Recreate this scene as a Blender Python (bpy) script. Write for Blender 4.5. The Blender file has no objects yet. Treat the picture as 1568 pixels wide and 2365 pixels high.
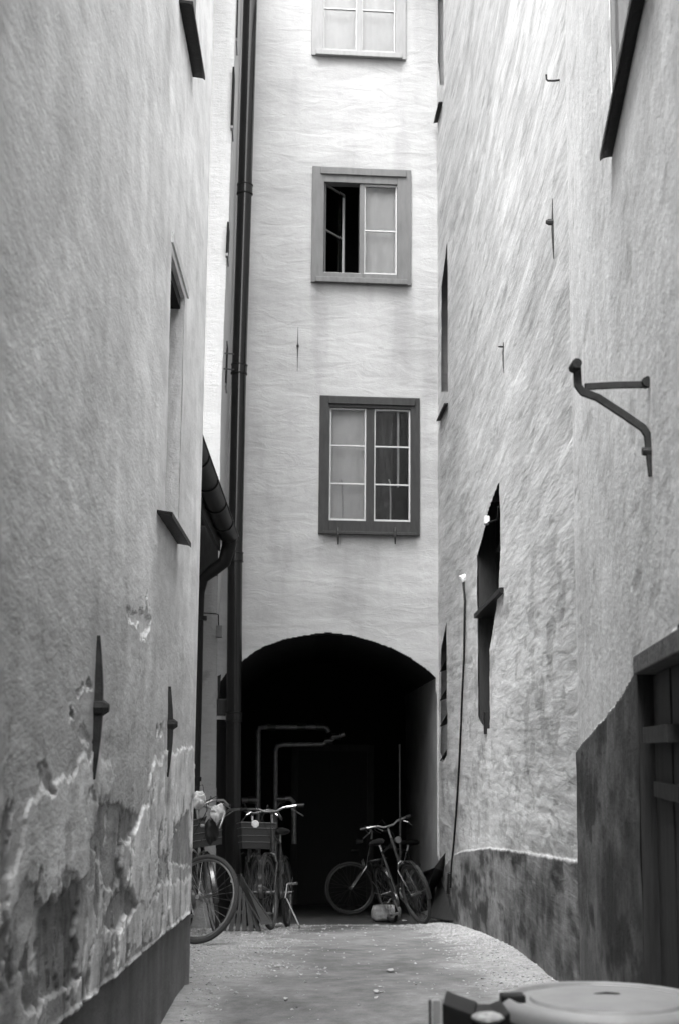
import bpy, math, random
import numpy as np
from mathutils import Vector, Matrix
random.seed(7); rng = np.random.default_rng(11)
scn = bpy.context.scene
COL = scn.collection

# ------------------------------------------------------------------ camera geometry
F, CX, CY = 3285.0, 784.0, 1182.5
PSI, TH, RHO = 0.90, 9.46, 0.5
CAMP = np.array([0.0, 0.0, 1.25])
def _rx(a): c, s = math.cos(a), math.sin(a); return np.array([[1,0,0],[0,c,-s],[0,s,c]])
def _rz(a): c, s = math.cos(a), math.sin(a); return np.array([[c,-s,0],[s,c,0],[0,0,1]])
RC = _rz(-math.radians(PSI)) @ _rx(math.radians(90+TH)) @ _rz(math.radians(RHO))
def ray(x, y):
    return RC @ np.array([(x-CX)/F, -(y-CY)/F, -1.0])
def proj(P):
    q = (np.asarray(P, float) - CAMP) @ RC
    return CX + F*q[..., 0]/-q[..., 2], CY - F*q[..., 1]/-q[..., 2]
def at(x, y, Y):
    d = ray(x, y); return CAMP + d*(Y/d[1])
XL = -0.662
def hitL(x, y):
    d = ray(x, y); t = XL/d[0]; p = CAMP+d*t; return p[1], p[2]
FA = math.radians(4.0); FO = np.array([0, 16.4, 0.0]); FU = np.array([math.cos(FA), math.sin(FA), 0]); FN = np.array([math.sin(FA), -math.cos(FA), 0])
def hitF(x, y):
    d = ray(x, y); t = np.dot(FO-CAMP, FN)/np.dot(d, FN); p = CAMP+d*t
    return float(np.dot(p-FO, FU)), float(p[2])
def fp(u, v, d=0.0):
    p = FO + FU*u + FN*d; return (p[0], p[1], v)
RY = np.array([-6.0, 3.0, 7.15, 9.0, 11.5, 13.8, 16.6]); RX = np.array([-0.242, .82, 1.31, 1.37, 1.43, 1.47, 1.415])
def XR(Y): return np.interp(Y, RY, RX)
def hitR(x, y):
    d = ray(x, y)
    for i in range(len(RY)-1):
        a = np.array([RX[i], RY[i]]); b = np.array([RX[i+1], RY[i+1]]); e = b-a
        M = np.array([[d[0], -e[0]], [d[1], -e[1]]]); s = np.linalg.solve(M, a)
        if -1e-6 <= s[1] <= 1+1e-6 and s[0] > 0:
            p = CAMP+d*s[0]; return p[1], p[2]
    return None
GY = np.array([-60, 0, 7.4, 10.1, 13.4, 16.4, 21, 24, 80]); GZ = np.array([.03, .0, .02, -.12, -.39, -.68, -1.02, -1.1, -1.1])
def gz(Y): return np.interp(Y, GY, GZ)
def hitG(x, y):
    d = ray(x, y); lo, hi = 1.0, 60.0
    for t in np.linspace(1.5, 30, 2000):
        p = CAMP+d*t
        if p[2] <= gz(p[1]): return p
    return p

# ------------------------------------------------------------------ noise
TAB = rng.random((256, 256))
def vn(u, v, s=0):
    u = np.asarray(u, float)+s*17.3; v = np.asarray(v, float)+s*9.1
    i = np.floor(u).astype(int); j = np.floor(v).astype(int); a = u-i; b = v-j
    a = a*a*(3-2*a); b = b*b*(3-2*b); i &= 255; j &= 255; i2 = (i+1) & 255; j2 = (j+1) & 255
    return (TAB[i, j]*(1-a)+TAB[i2, j]*a)*(1-b)+(TAB[i, j2]*(1-a)+TAB[i2, j2]*a)*b
def fbm(u, v, o=4, s=0):
    r = 0; w = 1; t = 0
    for k in range(o):
        r = r+w*vn(u*2**k, v*2**k, s+k*3); t += w; w *= .55
    return r/t-.5
def sm(a, b, x):
    t = np.clip((x-a)/(b-a), 0, 1); return t*t*(3-2*t)
def psd(poly, x, y):
    """signed distance, positive inside"""
    n = len(poly); best = np.full(x.shape, 1e9); ins = np.zeros(x.shape, bool)
    for i in range(n):
        x1, y1 = poly[i]; x2, y2 = poly[(i+1) % n]; ex, ey = x2-x1, y2-y1
        t = np.clip(((x-x1)*ex+(y-y1)*ey)/(ex*ex+ey*ey+1e-9), 0, 1)
        best = np.minimum(best, (x-x1-t*ex)**2+(y-y1-t*ey)**2)
        c = ((y1 > y) != (y2 > y)); 
        with np.errstate(divide='ignore', invalid='ignore'):
            xx = (x2-x1)*(y-y1)/((y2-y1) if y2 != y1 else 1e-9)+x1
        ins ^= c & (x < xx)
    return np.where(ins, np.sqrt(best), -np.sqrt(best))

# ------------------------------------------------------------------ materials
def new_mat(name):
    m = bpy.data.materials.new(name); m.use_nodes = True; nt = m.node_tree
    b = nt.nodes['Principled BSDF']; return m, nt, b
def math_n(nt, op, a, b=None, c=None):
    n = nt.nodes.new('ShaderNodeMath'); n.operation = op
    for i, v in enumerate((a, b, c)):
        if v is None: continue
        if isinstance(v, (int, float)): n.inputs[i].default_value = v
        else: nt.links.new(v, n.inputs[i])
    return n.outputs[0]
def noise_n(nt, vec, scale, det=4, rough=.55, dist=0):
    n = nt.nodes.new('ShaderNodeTexNoise'); n.inputs['Scale'].default_value = scale
    n.inputs['Detail'].default_value = det; n.inputs['Roughness'].default_value = rough; n.inputs['Distortion'].default_value = dist
    nt.links.new(vec, n.inputs['Vector']); return n.outputs['Fac']
def coord(nt, sc=(1, 1, 1), rot=(0, 0, 0)):
    t = nt.nodes.new('ShaderNodeTexCoord'); m = nt.nodes.new('ShaderNodeMapping')
    m.inputs['Scale'].default_value = sc; m.inputs['Rotation'].default_value = rot
    nt.links.new(t.outputs['Object'], m.inputs['Vector']); return m.outputs['Vector']
def wall_mat(name, stretch, amp_s=.25, amp_f=.2, bump_s=.01, bump_f=.003, vstretch=None, amp_v=0.12, rough=.9, fine=70, wave=0.6, fstr=(1, 1, 1), sscale=6.0):
    m, nt, b = new_mat(name)
    at_ = nt.nodes.new('ShaderNodeAttribute'); at_.attribute_name = 'tone'
    n1 = noise_n(nt, coord(nt, stretch), sscale, 5, .6, wave)
    n2 = noise_n(nt, coord(nt, fstr), fine, 4, .7)
    vs = vstretch or (4, 4, .45)
    n3 = noise_n(nt, coord(nt, vs), 3.0, 5, .6, .3)
    n4 = noise_n(nt, coord(nt, fstr), 18, 5, .65)
    f = math_n(nt, 'MULTIPLY_ADD', math_n(nt, 'SUBTRACT', n1, .5), amp_s*2.5, 1.0)
    f = math_n(nt, 'ADD', f, math_n(nt, 'MULTIPLY', math_n(nt, 'SUBTRACT', n2, .5), amp_f*2))
    f = math_n(nt, 'ADD', f, math_n(nt, 'MULTIPLY', math_n(nt, 'SUBTRACT', n3, .5), amp_v*2.5))
    f = math_n(nt, 'ADD', f, math_n(nt, 'MULTIPLY', math_n(nt, 'SUBTRACT', n4, .5), amp_f*1.6))
    v = math_n(nt, 'MULTIPLY', f, at_.outputs['Fac']); v = math_n(nt, 'MINIMUM', math_n(nt, 'MAXIMUM', v, .01), .88)
    cb = nt.nodes.new('ShaderNodeCombineColor')
    for i in range(3): nt.links.new(v, cb.inputs[i])
    nt.links.new(cb.outputs[0], b.inputs['Base Color']); b.inputs['Roughness'].default_value = rough
    b.inputs['Specular IOR Level'].default_value = .25
    h = math_n(nt, 'ADD', math_n(nt, 'MULTIPLY', n1, bump_s), math_n(nt, 'MULTIPLY', n2, bump_f))
    h = math_n(nt, 'ADD', h, math_n(nt, 'MULTIPLY', n4, bump_f*2))
    bp = nt.nodes.new('ShaderNodeBump'); bp.inputs['Strength'].default_value = 1.0; bp.inputs['Distance'].default_value = 1.0
    nt.links.new(h, bp.inputs['Height']); nt.links.new(bp.outputs[0], b.inputs['Normal'])
    return m
def flat_mat(name, g, rough=.6, metal=0.0, var=.25, scale=20, stretch=(1, 1, 1), bump=.0, spec=.5, coat=0):
    m, nt, b = new_mat(name)
    n = noise_n(nt, coord(nt, stretch), scale, 5, .65)
    v = math_n(nt, 'MULTIPLY', math_n(nt, 'MULTIPLY_ADD', math_n(nt, 'SUBTRACT', n, .5), var*2.5, 1.0), g)
    v = math_n(nt, 'MINIMUM', math_n(nt, 'MAXIMUM', v, .004), .9)
    cb = nt.nodes.new('ShaderNodeCombineColor')
    for i in range(3): nt.links.new(v, cb.inputs[i])
    nt.links.new(cb.outputs[0], b.inputs['Base Color'])
    b.inputs['Roughness'].default_value = rough; b.inputs['Metallic'].default_value = metal; b.inputs['Specular IOR Level'].default_value = spec
    b.inputs['Coat Weight'].default_value = coat
    if bump:
        bp = nt.nodes.new('ShaderNodeBump'); bp.inputs['Strength'].default_value = 1; bp.inputs['Distance'].default_value = bump
        nt.links.new(n, bp.inputs['Height']); nt.links.new(bp.outputs[0], b.inputs['Normal'])
    return m
def glass_mat(name, tint=.9, rough=.02, ior=1.5, wav=.0006):
    m = bpy.data.materials.new(name); m.use_nodes = True; nt = m.node_tree; nt.nodes.clear()
    o = nt.nodes.new('ShaderNodeOutputMaterial'); mx = nt.nodes.new('ShaderNodeMixShader'); fr = nt.nodes.new('ShaderNodeFresnel')
    t = nt.nodes.new('ShaderNodeBsdfTransparent'); g = nt.nodes.new('ShaderNodeBsdfGlossy')
    fr.inputs['IOR'].default_value = ior; t.inputs[0].default_value = (tint, tint, tint, 1); g.inputs['Roughness'].default_value = rough
    bp = nt.nodes.new('ShaderNodeBump'); bp.inputs['Distance'].default_value = wav
    nt.links.new(noise_n(nt, coord(nt), 5, 2), bp.inputs['Height']); nt.links.new(bp.outputs[0], g.inputs['Normal'])
    nt.links.new(fr.outputs[0], mx.inputs[0]); nt.links.new(t.outputs[0], mx.inputs[1]); nt.links.new(g.outputs[0], mx.inputs[2]); nt.links.new(mx.outputs[0], o.inputs[0])
    return m
M = {}
M['left'] = wall_mat('grey_plaster', (9, .7, 2.6), .20, .17, .004, .0027, amp_v=.24, fine=80, sscale=3, fstr=(1, .4, 1), vstretch=(4, 1.6, .8))
M['facade'] = wall_mat('pale_facade_plaster', (.9, 9, 3.2), .06, .09, .012, .0015, amp_v=.05, fine=60, sscale=2.4, wave=.9)
M['right'] = wall_mat('trowelled_plaster', (9, .55, 5), .30, .14, .007, .0022, amp_v=.16, fine=60, wave=.5, sscale=3.0, fstr=(1, .3, 1), vstretch=(1.2, .8, 1.8))
M['right_near'] = wall_mat('smooth_plaster', (3, 3, 1.0), .12, .26, .003, .003, vstretch=(5, 2.5, .8), amp_v=.22, fine=60, fstr=(1, .5, 1))
M['side'] = wall_mat('white_side_plaster', (1.2, 6, 5), .07, .10, .008, .003, amp_v=.06)
M['plain'] = wall_mat('plain_render', (2, 2, 3), .1, .1, .004, .002)
M['ground'] = wall_mat('worn_asphalt', (1.0, 1.0, 1.0), .12, .50, .004, .005, vstretch=(.8, .4, 1), amp_v=.16, fine=120, sscale=5, rough=.85)
M['soot'] = wall_mat('sooty_vault_plaster', (2, 2, 2), .2, .2, .006, .003)  # near-black plaster for the vault and left passage wall
M['dark_iron'] = flat_mat('dark_iron', .014, .55, .3, .5, 30, bump=.002, spec=.22)
M['rust_iron'] = flat_mat('rusty_iron', .04, .8, .1, .7, 22, bump=.004, spec=.22)
M['pipe'] = flat_mat('painted_drainpipe', .006, .17, .0, .4, 8, (1, 1, .3), spec=.5)
M['gutter'] = flat_mat('weathered_gutter', .011, .55, .2, .5, 12, (1, 1, 1), bump=.002, spec=.22)
M['frame_mid'] = flat_mat('mid_grey_window_paint', .10, .6, 0, .35, 14, (1.5, 1.5, .3), bump=.0015)
M['frame_light'] = flat_mat('light_grey_window_paint', .22, .6, 0, .25, 14, (1.5, 1.5, .3), bump=.0015)
M['frame_dark'] = flat_mat('dark_window_paint', .030, .6, 0, .55, 16, (1.5, 1.5, .3), bump=.002, spec=.22)
M['putty'] = flat_mat('white_putty', .42, .6, 0, .1, 20)
M['dark_wood'] = flat_mat('dark_weathered_wood', .04, .8, 0, .6, 7, (6, 6, .5), bump=.004, spec=.22)
M['shutter'] = flat_mat('dark_painted_shutter', .016, .65, 0, .3, 8, (4, 4, .5), bump=.002, spec=.22)
M['black'] = flat_mat('dark_interior', .012, .9, 0, .2, spec=.22)
M['curtain'] = flat_mat('thin_curtain', .80, .9, 0, .22, 2.5, (2, 1, .7))
M['curtain_dim'] = flat_mat('grey_curtain', .55, .9, 0, .25, 2.5, (2, 1, .8))
M['glass'] = glass_mat('window_glass')
M['glass_dirty'] = glass_mat('wavy_glass', .8, .05, 1.6, .002)
M['grey_paint'] = flat_mat('grey_panel_paint', .17, .5, 0, .1)
M['chrome'] = flat_mat('chrome', .34, .28, 1.0, .15, 30)
M['steel'] = flat_mat('dull_steel', .16, .4, .8, .3, 30)
M['dull'] = flat_mat('dull_rim', .06, .5, .6, .3, 30)  # darker copy of the steel, passage shade put into the colour
M['slat'] = flat_mat('greyed_slat_wood', .035, .75, 0, .5, 9, (8, 8, .6), bump=.003, spec=.22)
M['rubber'] = flat_mat('tyre_rubber', .035, .7, 0, .3, 60, spec=.22)
M['dusty_rubber'] = flat_mat('dusty_tyre_rubber', .035, .8, 0, .3, 60, spec=.22)
M['bike_paint'] = flat_mat('black_bicycle_paint', .015, .25, 0, .3, coat=.4)
M['leather'] = flat_mat('black_vinyl', .012, .5, 0, .3, spec=.22)
M['tape'] = flat_mat('grey_bar_tape', .22, .8, 0, .4, 60)
M['cloth'] = flat_mat('crumpled_pale_cloth', .5, .9, 0, .4, 25, bump=.01)
M['basket'] = flat_mat('dark_wicker', .03, .7, 0, .6, 80, (1, 1, 3), bump=.003, spec=.22)
M['white'] = flat_mat('white_plastic', .8, .35, 0, .1)
M['stone'] = flat_mat('rough_stone', .22, .9, 0, .5, 30, bump=.01)
M['gravel'] = flat_mat('pale_gravel', .33, .9, 0, .8, 60)
M['lid'] = flat_mat('grey_bin_plastic', .27, .5, 0, .30, 9, bump=.002)
M['bin_dark'] = flat_mat('black_bin_plastic', .010, .45, 0, .2, spec=.22)
M['dull_pipe'] = flat_mat('dull_painted_pipe', .30, .4, .3, .5, 14)
M['dado'] = wall_mat('dark_cement_render', (4, 4, .6), .4, .25, .008, .004, amp_v=.3)

# ------------------------------------------------------------------ mesh helpers
def link(o, parent=None):
    COL.objects.link(o)
    if parent is not None: o.parent = parent
    return o
def empty(name, loc=(0, 0, 0)):
    o = bpy.data.objects.new(name, None); o.location = loc; o.empty_display_size = .1
    return link(o)
def tag(o, label=None, cat=None, group=None, kind=None):
    if label: o['label'] = label
    if cat: o['category'] = cat
    if group: o['group'] = group
    if kind: o['kind'] = kind
    return o
class MB:
    def __init__(s): s.v = []; s.f = []
    def add(s, vs, fs):
        n = len(s.v); s.v += [tuple(map(float, p)) for p in vs]; s.f += [tuple(i+n for i in f) for f in fs]; return s
    def hexa(s, fn, u0, u1, v0, v1, d0, d1):
        c = [fn(u, v, d) for d in (d0, d1) for v in (v0, v1) for u in (u0, u1)]
        return s.add(c, [(0, 1, 3, 2), (4, 6, 7, 5), (0, 4, 5, 1), (2, 3, 7, 6), (0, 2, 6, 4), (1, 5, 7, 3)])
    def box(s, x0, x1, y0, y1, z0, z1): return s.hexa(lambda u, v, d: (u, d, v), x0, x1, z0, z1, y0, y1)
    def loft(s, rings, cap=True, closed=True):
        n = len(rings[0]); vs = [p for r in rings for p in r]; fs = []
        for i in range(len(rings)-1):
            for k in range(n if closed else n-1):
                a = i*n+k; b = i*n+(k+1) % n; fs.append((a, b, b+n, a+n))
        if cap and closed: fs.append(tuple(range(n-1, -1, -1))); fs.append(tuple((len(rings)-1)*n+k for k in range(n)))
        return s.add(vs, fs)
    def tube(s, pts, r, n=8, closed=False, cap=True):
        P = [Vector(p) for p in pts]; R = r if isinstance(r, (list, tuple)) else [r]*len(P)
        rings = []; up = None
        for i, p in enumerate(P):
            if closed: t = P[(i+1) % len(P)]-P[i-1]
            else: t = P[min(i+1, len(P)-1)]-P[max(i-1, 0)]
            t.normalize()
            if up is None: up = t.cross(Vector((0, 0, 1))) if abs(t.z) < .95 else t.cross(Vector((1, 0, 0)))
            up = (up-t*up.dot(t)).normalized(); w = t.cross(up)
            rings.append([tuple(p+(up*math.cos(2*math.pi*k/n)+w*math.sin(2*math.pi*k/n))*R[i]) for k in range(n)])
        if closed: rings.append(rings[0]); return s.loft(rings, cap=False)
        return s.loft(rings, cap=cap)
    def poly(s, pts, vec):
        n = len(pts); v = Vector(vec)
        vs = list(pts)+[tuple(Vector(p)+v) for p in pts]
        fs = [tuple(range(n)), tuple(range(2*n-1, n-1, -1))]+[(i, (i+1) % n, (i+1) % n+n, i+n) for i in range(n)]
        return s.add(vs, fs)
    def lathe(s, prof, c=(0, 0, 0), n=48, sx=1, sy=1):
        rings = [[(c[0]+r*math.cos(2*math.pi*k/n)*sx, c[1]+r*math.sin(2*math.pi*k/n)*sy, c[2]+z) for k in range(n)] for r, z in prof]
        return s.loft(rings)
    def build(s, name, mat, parent=None, smooth=False, bevel=0, label=None):
        me = bpy.data.meshes.new(name); me.from_pydata(s.v, [], s.f); me.validate(); me.update()
        import bmesh
        bm = bmesh.new(); bm.from_mesh(me); bmesh.ops.recalc_face_normals(bm, faces=bm.faces); bm.to_mesh(me); bm.free()
        me.materials.append(mat)
        if smooth:
            me.polygons.foreach_set('use_smooth', [True]*len(me.polygons))
            try: me.set_sharp_from_angle(angle=math.radians(40))
            except Exception: pass
        if mat.name in WALLNAMES:
            a = me.attributes.new('tone', 'FLOAT', 'POINT'); a.data.foreach_set('value', np.full(len(me.vertices), TONE.get(mat.name, .4), dtype=np.float32))
        o = link(bpy.data.objects.new(name, me), parent)
        if bevel:
            b = o.modifiers.new('bevel', 'BEVEL'); b.width = bevel; b.segments = 2; b.limit_method = 'ANGLE'
        if label: o['label'] = label
        return o
WALLNAMES = {M[k].name for k in ('left', 'facade', 'right', 'right_near', 'side', 'plain', 'ground', 'soot', 'dado')}
TONE = {'grey_plaster': .56, 'pale_facade_plaster': .66, 'trowelled_plaster': .55, 'smooth_plaster': .6, 'white_side_plaster': .7, 'plain_render': .4, 'worn_asphalt': .3, 'sooty_vault_plaster': .06, 'dark_cement_render': .12}
def sheet(name, us, vs, pos, tone, mat, parent=None, mask=None):
    U, V = np.meshgrid(np.asarray(us, float), np.asarray(vs, float), indexing='ij')
    P = pos(U, V); T = tone(U, V, P); nu, nv = U.shape
    idx = np.arange(nu*nv).reshape(nu, nv)
    q = np.stack([idx[:-1, :-1], idx[1:, :-1], idx[1:, 1:], idx[:-1, 1:]], -1).reshape(-1, 4)
    if mask is not None:
        uc = (U[:-1, :-1]+U[1:, 1:])/2; vc = (V[:-1, :-1]+V[1:, 1:])/2
        pc = (P[:-1, :-1]+P[1:, 1:])/2
        q = q[~mask(uc, vc, pc).reshape(-1)]
    me = bpy.data.meshes.new(name); me.vertices.add(nu*nv); me.vertices.foreach_set('co', P.reshape(-1).astype(np.float32))
    me.loops.add(len(q)*4); me.loops.foreach_set('vertex_index', q.reshape(-1).astype(np.int32))
    me.polygons.add(len(q)); me.polygons.foreach_set('loop_start', np.arange(0, len(q)*4, 4, dtype=np.int32))
    me.polygons.foreach_set('use_smooth', np.ones(len(q), dtype=bool))
    me.update(calc_edges=True)
    a = me.attributes.new('tone', 'FLOAT', 'POINT'); a.data.foreach_set('value', T.reshape(-1).astype(np.float32))
    me.materials.append(mat)
    return link(bpy.data.objects.new(name, me), parent)
def lin(a, b, step): return list(np.linspace(a, b, max(2, int(round(abs(b-a)/step))+1)))
def lines(cuts, step):
    r = []
    for a, b, st in cuts:
        L = lin(a, b, st); r += L if not r else L[1:]
    return r

# ------------------------------------------------------------------ ground
ys = lines([(-40, -2, 4), (-2, 4.5, .25), (4.5, 10, .03), (10, 17, .04), (17, 23, .2), (23, 60, 4)], 0)
xs = lines([(-40, -3, 5), (-3, -1.1, .2), (-1.1, 1.7, .025), (1.7, 40, 5)], 0)
def gpos(X, Y):
    Z = gz(Y)+.03*fbm(X*1.2, Y*.8, 3, 4)+.006*fbm(X*9, Y*9, 3, 5)
    Z = Z+.03*sm(.55, .0, XR(Y)-X)*(Y > 4)*(X < 1.6)
    return np.stack([X, Y, Z], -1)
def gtone(X, Y, P):
    t = .155+.13*fbm(X*1.6, Y*1.0, 5, 1)+.12*fbm(X*11, Y*8, 4, 2)-.05*sm(.1, .3, fbm(X*1.2, Y*.7, 3, 6))
    gr = gravel_d(X, Y); t = t+.11*gr*(.6+1.2*vn(X*45, Y*45, 3))
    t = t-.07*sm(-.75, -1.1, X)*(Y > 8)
    t = np.where(Y > 15.6, t*(1-.75*sm(15.5, 16.3, Y+.2*fbm(X*3, Y, 2))), t)  # passage shade painted into the ground tone beyond the arch
    return t
def gravel_d(X, Y):
    n = fbm(X*3, Y*3, 3, 8)
    a = sm(.62, .12, XR(Y)-X+n*.5)*sm(5.5, 7, Y)*sm(16.4, 15.2, Y)*sm(-.02, .02, XR(Y)-X)
    b = sm(.45, -.35, X+n*.7+.30)*sm(7.5, 8.5, Y)*sm(15.8, 14.5, Y)*.8
    c = sm(.30, .08, X-XL+n*.15)*sm(8.6, 7.8, Y)*sm(5, 6, Y)*.8
    d = sm(.5, 0, abs(Y-15.4)+n)*.35*(abs(X) < 1.3)
    return np.clip(np.maximum.reduce([a, b, c, d]), 0, 1)
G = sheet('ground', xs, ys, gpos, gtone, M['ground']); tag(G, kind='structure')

# ------------------------------------------------------------------ left house
HL = 5.95
left = empty('plaster_house', (XL, 8, 0)); tag(left, 'grey plaster house filling the left side, lower plaster flaking off above a dark plinth', 'house')
LY1 = 8.0
def off(e, o):  # parent keeping world coords (parent has only a location)
    o.location = tuple(-c for c in e.location); return o
yn, _ = hitL(394, 700); yf, zt = hitL(427, 690); _, zb = hitL(391, 1184)
_, ztn = hitL(397, 578)
zt = (zt+ztn)/2
print('LWIN', yn, yf, zb, zt)
y2n, z2 = hitL(413, 8); y2f, z2f = hitL(445, 165)
print('LSILL2', y2n, z2, y2f, z2f)
us = lines([(-5, 2.2, .4), (2.2, yn, .0095), (yn, yf, .02), (yf, LY1, .009)], 0)
vs = lines([(-.25, 1.9, .006), (1.9, zb, .011), (zb, zt, .03), (zt, 5.6, .03), (5.6, HL, .1)], 0)
r1 = lambda L: [(x*.34, 1756+y*.34) for x, y in L]
PL = [  # (polygon in picture units, tone, thickness)
 (r1([(-30,1200),(-30,800),(40,760),(150,620),(230,420),(300,280),(420,150),(560,0),(600,100),(590,300),(640,330),(610,520),(590,650),(600,800),(540,810),(440,740),(400,900),(340,1020),(270,930),(250,880),(190,830),(150,900),(60,1040)]), .355, .004),
 (r1([(-30,1200),(60,1040),(150,940),(250,930),(260,1000),(240,1130),(170,1280),(150,1400),(150,1560),(200,1850),(-30,1850)]), .27, .0),
 (r1([(265,935),(330,1020),(390,920),(470,860),(540,810),(550,900),(540,1150),(570,1300),(540,1400),(560,1480),(480,1560),(350,1640),(200,1791),(150,1600),(150,1400),(180,1240),(250,1060)]), .125, -.008),
 (r1([(660,290),(730,300),(860,330),(960,350),(900,480),(860,620),(860,800),(800,880),(700,860),(660,700),(600,640),(615,500),(640,350)]), .175, -.005),
 (r1([(1000,300),(1020,100),(1090,-30),(1320,-100),(1320,180),(1250,350),(1180,420),(1170,520),(1150,600),(1080,700),(1040,880),(980,980),(940,1010),(900,900),(870,800),(870,600),(900,470),(980,360)]), .36, .005),
 (r1([(1320,200),(1250,360),(1180,430),(1150,620),(1100,700),(1200,720),(1320,740)]), .16, -.004),
 (r1([(860,850),(910,930),(940,1010),(900,1100),(820,1150),(760,1200),(720,1150),(740,1000),(800,900)]), .145, -.006),
 (r1([(560,1480),(560,1250),(590,900),(660,880),(720,980),(700,1100),(800,1180),(760,1300),(740,1490),(640,1590),(500,1700)]), .34, .002),
 (r1([(800,1180),(1000,960),(1150,850),(1320,780),(1320,1080),(1000,1230),(740,1490)]), .33, .003),
 (r1([(640,330),(700,200),(740,260),(760,150),(720,40),(640,-100),(600,60),(600,200)]), .36, .003),
 ([(300,1415),(312,1400),(322,1408),(330,1370),(338,1400),(345,1440),(352,1450),(342,1462),(338,1478),(326,1470),(318,1440),(305,1428)], .38, -.010),
 ([(155,1640),(162,1628),(170,1640),(172,1660),(165,1676),(156,1668)], .30, -.012),
 ([(184,1584),(190,1576),(197,1586),(196,1602),(188,1600)], .28, -.012),
 ([(182,1700),(192,1688),(205,1720),(200,1738),(186,1730)], .34, -.006),
 ([(368,1688),(372,1672),(380,1690),(376,1712)], .24, -.01),
 ([(100,1770),(125,1795),(135,1840),(112,1850),(98,1810)], .2, -.004),
]
RUST = []
for (x, y) in ((219, 1800), (388, 1790)):
    _u, _z = hitL(x, y); RUST.append((_u, _z))
def mo(U, V): return 1+.7*fbm(U*9, V*12, 4, 7)+.5*fbm(U*3, V*3, 3, 8)
def ltone_disp(U, V):
    P = np.stack([np.full(U.shape, XL), U, V], -1)
    sel = (U > 1.8); px = np.full(U.shape, -999.); py = np.full(U.shape, -999.)
    a, b = proj(np.where(sel[..., None], P, [0, 5, 1])); px = np.where(sel, a, px); py = np.where(sel, b, py)
    sc = 3285/np.maximum(U, 1)      # picture units per metre
    wx = (40*fbm(U*5, V*5, 5, 20)+22*fbm(U*19, V*19, 4, 21))*sc/600; wy = (55*fbm(U*4, V*4, 5, 31)+30*fbm(U*17, V*17, 4, 32))*sc/600
    X = px+wx; Y = py+wy
    t = np.full(U.shape, .30); h = np.zeros(U.shape)
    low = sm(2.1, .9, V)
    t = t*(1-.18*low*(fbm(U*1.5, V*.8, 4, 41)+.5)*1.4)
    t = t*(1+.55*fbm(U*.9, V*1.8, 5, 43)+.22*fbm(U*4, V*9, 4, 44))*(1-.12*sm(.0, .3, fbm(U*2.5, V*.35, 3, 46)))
    hh = 0
    rowmask = V < 2.0
    for poly, tn, th in PL:
        xs_ = [p[0] for p in poly]; ys_ = [p[1] for p in poly]
        box = rowmask & (X > min(xs_)-25) & (X < max(xs_)+25) & (Y > min(ys_)-25) & (Y < max(ys_)+25)
        if not box.any(): continue
        d = np.full(U.shape, -99.); d[box] = psd(poly, X[box], Y[box])
        dm = d/sc
        w = sm(-.0025, .003, dm); th = th*1.5
        mott = 1+.75*fbm(U*9, V*12, 5, 7)+.4*fbm(U*3, V*3, 3, 8)
        t = t*(1-w)+tn*mott*w
        h = h*(1-w)+(h*0+th)*w
        edge = np.exp(-((dm+.002)/.0035)**2)*sm(-.10, .22, fbm(U*6, V*6, 4, 50))
        t = t+.06*np.clip(edge, 0, 1)*sm(.1, .3, np.full(U.shape, tn)*0+.25); h = h+.003*edge
    # flaking coats: jagged light and dark islands that grow denser towards the base
    wu = U+.16*fbm(U*4, V*4, 4, 101); wv_ = V+.20*fbm(U*5, V*3, 4, 102)
    lowf = sm(1.75, .55, V+.25*fbm(U*.8, V*.3, 2, 103))*sm(1.8, 2.4, U)
    f1 = fbm(wu*5.2, wv_*3.0, 6, 104); th1 = .34-.26*lowf
    w1 = sm(th1, th1+.012, f1)*(lowf > .02)
    t = t*(1-w1)+.36*mo(U, V)*w1; h = h-.005*w1
    t = t+.05*np.exp(-((f1-th1)/.008)**2)*(lowf > .02)*sm(-.1, .2, fbm(U*8, V*8, 3, 105))
    f2 = fbm(wu*5.8+9, wv_*2.8, 6, 106); th2 = .36-.25*lowf
    w2 = sm(th2, th2+.010, f2)*(lowf > .02)
    t = t*(1-w2)+.16*mo(U, V)*w2; h = h-.007*w2
    t = t+.05*np.exp(-((f2-th2+.006)/.007)**2)*(lowf > .05)*sm(-.15, .15, fbm(U*7, V*7, 3, 107))
    # hairline cracks
    cr = np.abs(fbm(wu*2.0, wv_*1.2, 5, 108)); t = t*(1-.35*np.exp(-(cr/.004)**2)*sm(2.2, 1.2, V))
    # rust runs under the wall irons
    for ux, zx in RUST:
        t = t*(1-.30*np.exp(-((U-ux)/.05)**2)*sm(zx-.7, zx, V)*(V < zx+.1))
    # small flakes everywhere low
    fl = sm(.10, .16, fbm(U*6, V*4, 5, 61))*sm(1.5, .8, V)*sm(1.8, 2.5, U)
    t = t*(1-.25*fl); h = h-.004*fl
    # dark plinth
    pb = np.interp(px, [-400, 146, 435, 600], [2868, 2365, 2113, 1968])+5*fbm(U*14, V*2, 4, 9)
    dd = (py-pb)/sc; w = sm(-.002, .003, dd)
    t = t*(1-w)+(.085*(1+.8*fbm(U*5, V*2, 4, 77)))*w; h = h*(1-w)-.022*w
    rim = np.exp(-((dd+.008)/.008)**2); t = t+.10*rim*(.5+fbm(U*20, V*20, 2, 3)); h = h+.006*rim
    h = h+.010*fbm(U*.9, V*2.4, 4, 91)+.0035*fbm(U*7, V*16, 3, 93)
    h = h*sm(LY1, LY1-.05, U)
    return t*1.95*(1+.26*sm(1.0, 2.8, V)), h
CACHE = {}
def lpos(U, V):
    t, h = ltone_disp(U, V); CACHE['t'] = t
    return np.stack([XL+h, U+0*h, V], -1)
hole = lambda u, v, p: (u > yn) & (u < yf) & (v > zb) & (v < zt)
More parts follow.
